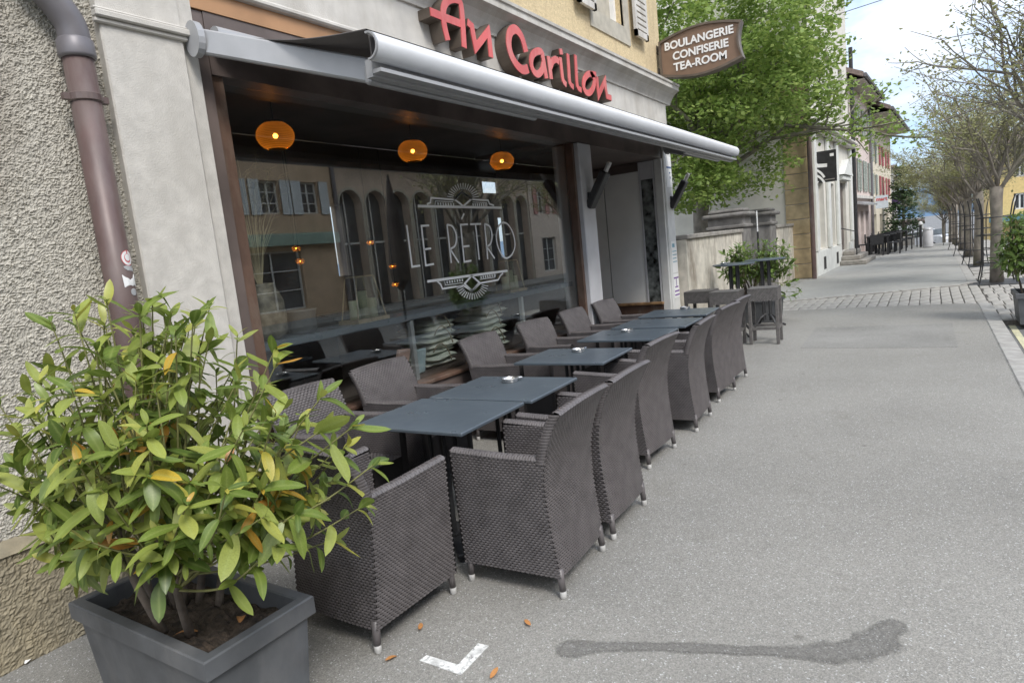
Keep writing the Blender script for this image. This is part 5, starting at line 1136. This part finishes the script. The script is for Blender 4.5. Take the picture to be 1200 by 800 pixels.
house('plain_house', 'plain pale house across the street behind the camera', -14, 4.95, OP, 1, 9.5, CW, [(x, x+.9, 3.8, 5.2, GS) for x in (-12.5, -10, -7.5, -5, -2.5, 0, 2.5)]+[(x, x+.9, 6.5, 7.9, GS) for x in (-12.5, -10, -7.5, -5, -2.5, 0, 2.5)]+[(x, x+1.8, .3, 2.5) for x in (-12, -8, -4, 0)])
E = empty('closed_parasol', (11.0, -2.9, -.05), 'tall closed dark parasol beside the road', 'parasol')
MB().lathe([(.03, 1.0), (.20, 1.25), (.23, 1.5), (.15, 2.6), (.05, 3.45), (.02, 3.55)], (11.0, -2.9, 0), 12).build('canopy', mat('parasol_cloth', (.05, .045, .045), .9), E); MB().tube([(11.0, -2.9, -.05), (11.0, -2.9, 3.6)], .03, 8).build('pole', M['black'], E); MB().box((10.7, -3.2, -.118), (11.3, -2.6, -.04)).build('foot', M['pier'], E)
# ================================================================== SIGNS DOWN THE STREET
ZB = empty('shop_sign', (20.9, 2.6, 2.65), 'black projecting sign with white wavy stripes on the white building', 'sign')
MB().box((20.87, 2.22, 2.66), (20.93, 2.84, 3.54), bev=.01).build('panel', M['black'], ZB)
mb = MB(); YZ = lambda a, b, d: (d, a, b)
for k in range(3): mb.strip([tuple(p) for p in smooth_path([(2.83, 3.06-k*.155), (2.72, 3.02-k*.155), (2.62, 2.93-k*.155), (2.54, 2.80-k*.155)] if k < 2 else [(2.83, 2.74), (2.76, 2.71), (2.70, 2.68)], 4)], .06, YZ, 20.862, 20.868)
mb.strip([tuple(p) for p in smooth_path([(2.78, 3.30), (2.74, 3.17), (2.62, 3.14), (2.46, 3.13)], 4)], .10, YZ, 20.861, 20.867); mb.box((20.862, 2.28, 3.36), (20.868, 2.38, 3.44)); mb.build('emblem', M['white'], ZB)
mb = MB()
for k in range(12): mb.box((20.862, 2.28+k*.022, 2.72), (20.868, 2.28+k*.022+.014, 2.74))
mb.build('print', M['fascia'], ZB); MB().box((20.885, 2.84, 2.9), (20.915, 2.90, 3.0)).box((20.885, 2.84, 3.3), (20.915, 2.90, 3.4)).build('bracket', M['black'], ZB)
E = empty('shop_sign', (35.9, 2.6, 2.3), 'dark rectangular projecting sign on the pink house', 'sign'); MB().box((35.85, 2.30, 2.22), (35.93, 2.88, 2.60)).build('panel', M['planter'], E); MB().box((35.84, 2.36, 2.33), (35.848, 2.58, 2.5)).box((35.84, 2.62, 2.33), (35.848, 2.8, 2.5)).build('print', M['pier'], E)
E = empty('shop_sign', (36.2, 2.0, 1.9), 'white projecting sign with red lettering on the pink house', 'sign'); MB().box((36.15, 1.70, 1.87), (36.25, 2.22, 2.47)).build('panel', mat('sign_bluewhite', (.62, .68, .74), .5, var=.05), E); MB().box((36.17, 2.22, 2.4), (36.2, 2.88, 2.43)).build('bracket', M['black'], E)
me = textmesh('mart', .24); me.materials.append(M['red']); place(me, 'lettering', E, Matrix.Translation((-.057, -.04, .33)) @ Matrix(((0, 0, -1, 0), (-1, 0, 0, 0), (0, 1, 0, 0), (0, 0, 0, 1))))
E = empty('shop_sign', (46, 2.3, 2.2), 'small dark violet sign on the cream house', 'sign'); MB().box((45.9, 1.55, 2.0), (46.0, 2.85, 2.35)).build('panel', mat('violet', (.06, .03, .10), .5), E)
# ================================================================== TREES
def leafball(mb, c, rad, n, size, r, flat=.6):
    for _ in range(n):
        while True:
            q = Vector((r.uniform(-1, 1), r.uniform(-1, 1), r.uniform(-1, 1)))
            if q.length < 1: break
        p = c+Vector((q.x*rad, q.y*rad, q.z*rad*flat)); d = Vector((r.gauss(0, 1), r.gauss(0, 1), r.gauss(-.25, .6))).normalized(); s_ = d.cross(Vector((r.gauss(0, .5), r.gauss(0, .5), 1))).normalized(); L_ = size*r.uniform(.6, 1.3); w_ = L_*.36
        k = len(mb.v); nn = d.cross(s_)
        mb.v += [tuple(p), tuple(p+d*L_*.5+s_*w_-nn*L_*.06), tuple(p+d*L_-nn*L_*.15), tuple(p+d*L_*.5-s_*w_-nn*L_*.06)]; mb.f.append((k, k+1, k+2, k+3)); mb.a.append(min(1, max(0, r.gauss(.45, .25))))
def grow(st, p, d, ln, rad, lvl, r, tips, spread, nch, updraft=.12, segs=5, sides=6, lens=(.55, .8)):
    pts = [p.copy()]; q = p.copy(); dd = d.copy(); 
    for i in range(segs):
        dd = (dd+Vector((r.gauss(0, .09), r.gauss(0, .09), updraft/segs+r.gauss(0, .05)))).normalized(); q = q+dd*(ln/segs); pts.append(q.copy())
    st.tube(pts, [rad*lerp(1, .55, i/segs) for i in range(segs+1)], sides if lvl > 1 else 4, False)
    if lvl == 0: tips += [(pts[-1], dd), (pts[-3], dd), (pts[-2], dd)]; return
    n = nch[lvl]
    for k in range(n):
        f = r.uniform(.3, 1) if k else 1.0; i = min(segs, max(1, int(f*segs))); a = r.uniform(0, 6.28)
        s_ = dd.cross(Vector((0, 0, 1))); s_ = s_.normalized() if s_.length > .05 else Vector((1, 0, 0)); t_ = dd.cross(s_)
        an = R(r.uniform(*spread)); nd = (dd*math.cos(an)+(s_*math.cos(a)+t_*math.sin(a))*math.sin(an)).normalized()
        grow(st, pts[i], nd, ln*r.uniform(*lens), rad*.52 if k else rad*.6, lvl-1, r, tips, spread, nch, updraft, max(3, segs-1), sides, lens)
# the big green tree behind the garden wall
r = random.Random(5); E = empty('maple_tree', (17.3, 5.1, 0), 'big bright green tree overhanging the garden wall', 'tree')
tips = []; st = MB(); base = Vector((17.3, 5.1, 0)); st.tube([base, base+Vector((.03, 0, 1.2)), base+Vector((-.02, -.05, 2.6)), base+Vector((-.1, -.1, 3.6))], [.30, .23, .20, .17], 12)
st.build('trunk', M['bark_tree'], E, True); st = MB()
for k in range(11):
    a = k*2.4; el_ = R(r.uniform(15, 70)); d = Vector((math.cos(a)*math.cos(el_), math.sin(a)*math.cos(el_), math.sin(el_))); h0_ = r.uniform(2.6, 3.6)
    grow(st, base+Vector((-.05, -.08, h0_)), d, r.uniform(2.0, 2.9), .085, 2, r, tips, (22, 60), [0, 4, 5], .25, 5, 6)
st.build('limbs', M['bark_tree'], E, True)
cw = MB()
for (p, d) in tips: leafball(cw, p, .42, 34, .115, r, .55)
cen = Vector((16.7, 4.6, 6.0)); C0 = (4.0, 3.15, 3.9); nb = 0
while nb < 620:
    q = Vector((r.uniform(-1, 1), r.uniform(-1, 1), r.uniform(-.95, 1)))
    if not (.35 < q.length < 1): continue
    p = cen+Vector((q.x*C0[0], q.y*C0[1], q.z*C0[2]))
    if p.y > 3.0 and p.x < 10.9: continue
    if mnoise.noise(p*.75) < -.22 or p.z < 2.5: continue
    leafball(cw, p, r.uniform(.28, .55), 62, .115, r, .5); nb += 1
for k in range(34):   # drooping sprays towards the street and behind the café corner
    p = Vector((r.uniform(13.2, 16.8), r.uniform(1.9, 2.9), r.uniform(4.0, 7.0))); leafball(cw, p, .35, 46, .115, r, .5)
for k in range(46): p = Vector((r.uniform(14, 17.5), r.uniform(1.9, 2.9), r.uniform(6.6, 8.8))); leafball(cw, p, .45, 46, .115, r, .5)
for k in range(60): p = Vector((r.uniform(13.5, 17.5), r.uniform(3.7, 5.3), r.uniform(2.25, 3.2))); leafball(cw, p, .35, 46, .115, r, .5)
cw.build('crown', M['leaf_tree'], E, False, 'stuff')
# street trees, budding
def street_tree(seed, leaf=5, lv=3):
    r = random.Random(seed); E = empty('street_tree', (0, 0, 0), 'x', 'tree', 'budding street trees in a row'); tips = []; st = MB()
    st.tube([(0, 0, -.1), (.01, 0, .6), (.0, .02, 1.3), (.01, .01, 1.75), (0, 0, 1.95)], [.13, .105, .10, .115, .12], 10); st.build('trunk', M['bark_tree'], E, True); st = MB()
    n = 9
    for k in range(n):
        a = k*2.399+seed; el_ = R(r.uniform(40, 66)) if k < 7 else R(r.uniform(68, 85)); d = Vector((math.cos(a)*math.cos(el_), math.sin(a)*math.cos(el_), math.sin(el_)))
        grow(st, Vector((0, 0, r.uniform(1.65, 1.95))), d, r.uniform(1.05, 1.45), .034, lv, r, tips, (14, 50), [0, 4, 4, 4], .14, 5, 6, (.55, .82))
    st.build('branches', M['bark_tree'], E, True)
    cw = MB()
    for (p, d) in tips:
        for _ in range(leaf): leafball(cw, p+Vector((r.gauss(0, .06), r.gauss(0, .06), r.gauss(0, .06))), .05, 1, .055, r)
    cw.build('crown', M['leaf_bud'], E, False, 'stuff'); return E
proto = [street_tree(3, 3), street_tree(8, 5), street_tree(14, 14, 3)]
spots = [(11.9, -1.55, 0, 10, 1.12, 'budding street tree at the right edge whose limbs enter from outside the picture'), (16.55, -1.12, 1, 80, 1.0, 'nearest street tree with its whole trunk in view, beside the laurel planter'), (21.35, -1.05, 0, 200, 1.0, 'second street tree trunk from the right-hand laurel'), (25.5, -1.0, 2, 30, .95, 'third street tree trunk from the right-hand laurel'), (29.5, -.95, 1, 150, .9, 'fourth street tree trunk from the right-hand laurel'), (33.6, -.85, 2, 250, .9, 'fifth street tree trunk from the right-hand laurel'), (38.5, -.8, 2, 120, .85, 'sixth street tree, low on the slope'), (43.5, -.6, 2, 10, .8, 'farthest street tree of the row, nearest the end of the street')]
done = set()
for (x, y, k, a, s_, lb) in spots:
    c = proto[k] if k not in done else copy_tree(proto[k]); done.add(k); c.location = (x, y, -.05 if x < 37 else gz(x)); c.rotation_euler = (0, 0, R(a)); c.scale = (s_, s_, s_); c['label'] = lb
def guard():
    E = empty('tree_guard', (0, 0, 0), 'x', 'tree guard', 'steel guards round the street trees')
    for k in range(4):
        q = Matrix.Rotation(R(45+90*k), 4, 'Z'); MB().tube([q @ Vector(p) for p in ((.44, 0, 0), (.38, 0, .22), (.34, 0, .45), (.34, 0, 1.35), (.39, 0, 1.6), (.45, 0, 1.75))], .013, 6).build('bar', M['black'], E)
    for z in (.45, 1.0, 1.35): MB().tube([(.35*math.cos(R(15*k)), .35*math.sin(R(15*k)), z) for k in range(25)], .012, 6, False).build('hoop', M['black'], E)
    MB().box((-.6, -.5, .022), (.6, .5, .030)).build('grate', M['black'], E); return E
g0 = guard(); gl = ['steel guard round the nearest whole street tree', 'steel guard round the second street tree', 'steel guard round the third street tree', 'steel guard round the fourth street tree', 'steel guard round the fifth street tree']
for i, (x, y) in enumerate(((16.55, -1.12), (21.35, -1.05), (25.5, -1.0), (29.5, -.95), (33.6, -.85))):
    c = g0 if i == 0 else copy_tree(g0); c.location = (x, y, -.05); c.rotation_euler = (0, 0, R(12*i)); c['label'] = lb if False else gl[i]
# conifer in a tub at the far end
E = empty('conifer_tree', (40, 1.2, -.25), 'dark green conifer at the end of the terrace down the street', 'tree'); r = random.Random(2)
MB().tube([(40, 1.2, -.4), (40, 1.2, 3.6)], [.10, .02], 8).build('trunk', M['bark_tree'], E); cw = MB()
for k in range(260):
    z = r.uniform(.3, 3.9); rr = .95*(1-(z-.3)/3.9)**.8+.08; a = r.uniform(0, 6.28); q = r.uniform(.3, 1)*rr; leafball(cw, Vector((40+q*math.cos(a), 1.2+q*math.sin(a), z)), .22, 16, .14, r)
cw.build('crown', M['conifer'], E, False, 'stuff')
E = empty('plant_tub', (38.6, 1.0, -.3), 'pale square plant tub under the conifer', 'planter'); MB().box((38.3, .7, -.4), (38.9, 1.5, .35), bev=.03).build('body', M['kerb'], E); MB().box((38.36, .76, .352), (38.84, 1.44, .37)).build('soil', M['soil'], E)
# litter bin
E = empty('litter_bin', (32.6, .12, 0), 'pale grey cylindrical litter bin at the end of the pavement', 'bin'); MB().lathe([(.0, .02), (.18, .02), (.19, .05), (.19, .68), (.17, .74)], (32.6, .12, 0), 20).build('body', M['post'], E, True); MB().lathe([(.19, .75), (.17, .82), (.1, .85), (0, .85)], (32.6, .12, 0), 20).build('lid', M['alu_dull'], E, True)
E = empty('bollard', (33.4, .38, 0), 'dark post with a white head beside the litter bin', 'bollard'); MB().tube([(33.4, .38, 0), (33.4, .38, .95)], .05, 10).build('post', M['black'], E); MB().lathe([(0, 1.12), (.07, 1.07), (.08, .98), (.04, .95)], (33.4, .38, 0), 12).build('head', M['white'], E)
# dark terrace furniture down the street
def dtable():
    t = empty('terrace_table', (0, 0, 0), 'x', 'table', 'dark terrace tables down the street'); MB().box((-.4, -.4, .72), (.4, .4, .76)).build('tabletop', M['black'], t)
    for a in (-.34, .34):
        for b in (-.34, .34): MB().box((a-.03, b-.03, 0), (a+.03, b+.03, .72)).build('leg', M['black'], t)
    return t
def dchair():
    t = empty('terrace_chair', (0, 0, 0), 'x', 'chair', 'dark terrace chairs down the street'); MB().box((-.23, -.22, .42), (.23, .22, .46)).build('seat', M['black'], t)
    bk = MB()
    bk.box((-.23, -.24, .44), (.23, -.21, .82)).build('backrest', M['black'], t)
    for a in (-.2, .2):
        for b in (-.19, .19): MB().box((a-.02, b-.02, 0), (a+.02, b+.02, .42)).build('leg', M['black'], t)
    return t
d0, e0 = dtable(), dchair(); ords = ['nearest', 'second', 'third', 'farthest']
for i in range(4):
    c = d0 if i == 0 else copy_tree(d0); c.location = (29.9+i*1.35, 1.78-.17*i, 0); c['label'] = f'{ords[i]} dark table of the terrace below the pink house'
    for j, (dy, a) in enumerate(((-.55, 0), (.50, 180))):
        k = e0 if i == 0 and j == 0 else copy_tree(e0); k.location = (29.9+i*1.35, 1.78-.17*i+dy, 0); k.rotation_euler = (0, 0, R(a)); k['label'] = f'dark chair on the {"street" if j == 0 else "house"} side of the {ords[i]} terrace table'
    k = copy_tree(e0); k.location = (29.9+i*1.35-.58, 1.78-.17*i, 0); k.rotation_euler = (0, 0, R(-90)); k['label'] = f'dark chair on the near side of the {ords[i]} terrace table'
# parked cars at the foot of the slope
def car(x, y, rz, mt, label):
    E = empty('parked_car', (0, 0, 0), label, 'car', 'cars parked at the foot of the street')
    prof_ = [(-2.1, .35), (-2.15, .7), (-1.9, .92), (-1.25, 1.0), (-.7, 1.42), (.7, 1.45), (1.35, 1.02), (2.0, .85), (2.12, .6), (2.05, .3)]
    b_ = MB().extrude(prof_, lambda a, b, d: (a, d*(1 if b < 1.05 else .86), b), -.85, .85).build('body', mt, E)
    MB().extrude([(-1.15, 1.04), (-.68, 1.36), (.66, 1.38), (1.2, 1.04)], lambda a, b, d: (a, d*(1 if b < 1.05 else .87), b), -.86, .86).build('side_window', M['pane'], E)
    MB().box((-1.28, -.70, 1.04), (-.80, .70, 1.37), Matrix.Identity(4)).build('windscreen', M['pane'], E)
    for a in (-1.35, 1.35):
        for s_ in (-1, 1): w_ = MB().extrude([(a+.32*math.cos(R(20*k)), .32+.32*math.sin(R(20*k))) for k in range(18)], lambda p, q, d: (p, d, q), s_*.70, s_*.88).build('wheel', M['black'], E); MB().extrude([(a+.2*math.cos(R(30*k)), .32+.2*math.sin(R(30*k))) for k in range(12)], lambda p, q, d: (p, d, q), s_*.881, s_*.89).build('rim', M['steel'], w_)
    for s_ in (-1, 1): MB().box((-2.17, s_*.62-.16, .66), (-2.09, s_*.62+.16, .8)).build('headlight', M['white'], E)
    E.location = (x, y, gz(x)); E.rotation_euler = (0, R(4.5), R(rz))
car(50, .7, 60, mat('car_white', (.6, .62, .65), .3), 'white car nearest the conifer at the end of the street'); car(57, .2, 80, mat('car_silver', (.38, .4, .43), .3, .5), 'silver car behind the white one at the end of the street'); car(66, 1.0, 85, mat('car_dark', (.05, .06, .08), .3), 'dark car farthest down at the end of the street')
# far hill
mb = MB(); n = 60
for i in range(n+1):
    a = R(-70+i*140/n); h = 55+45*mnoise.noise(Vector((a*3, 0, 2)))+18*mnoise.noise(Vector((a*11, 1, 2)))+40*math.exp(-((a-R(3))/.2)**2); mb.v += [(3200*math.cos(a), 3200*math.sin(a), -60), (3200*math.cos(a), 3200*math.sin(a), h), (4000*math.cos(a), 4000*math.sin(a), -60)]
for i in range(n): mb.f += [(3*i, 3*i+3, 3*i+4, 3*i+1), (3*i+1, 3*i+4, 3*i+5, 3*i+2)]
struct(mb.build('hills', mat('far_wood_hazed', (.16, .25, .36), .95, var=.1, nscale=.003)))  # haze put into the colour: bluish tint in place of distant air
# overhead wire
tag(MB().tube([(25.5, 2.7, 8.3), (25.5, -1, 8.55), (25.5, -5, 9.0), (25.5, -11.5, 9.9)], .012, 5, False).build('overhead_wire', M['black']), 'thin wire crossing high over the street', 'wire')
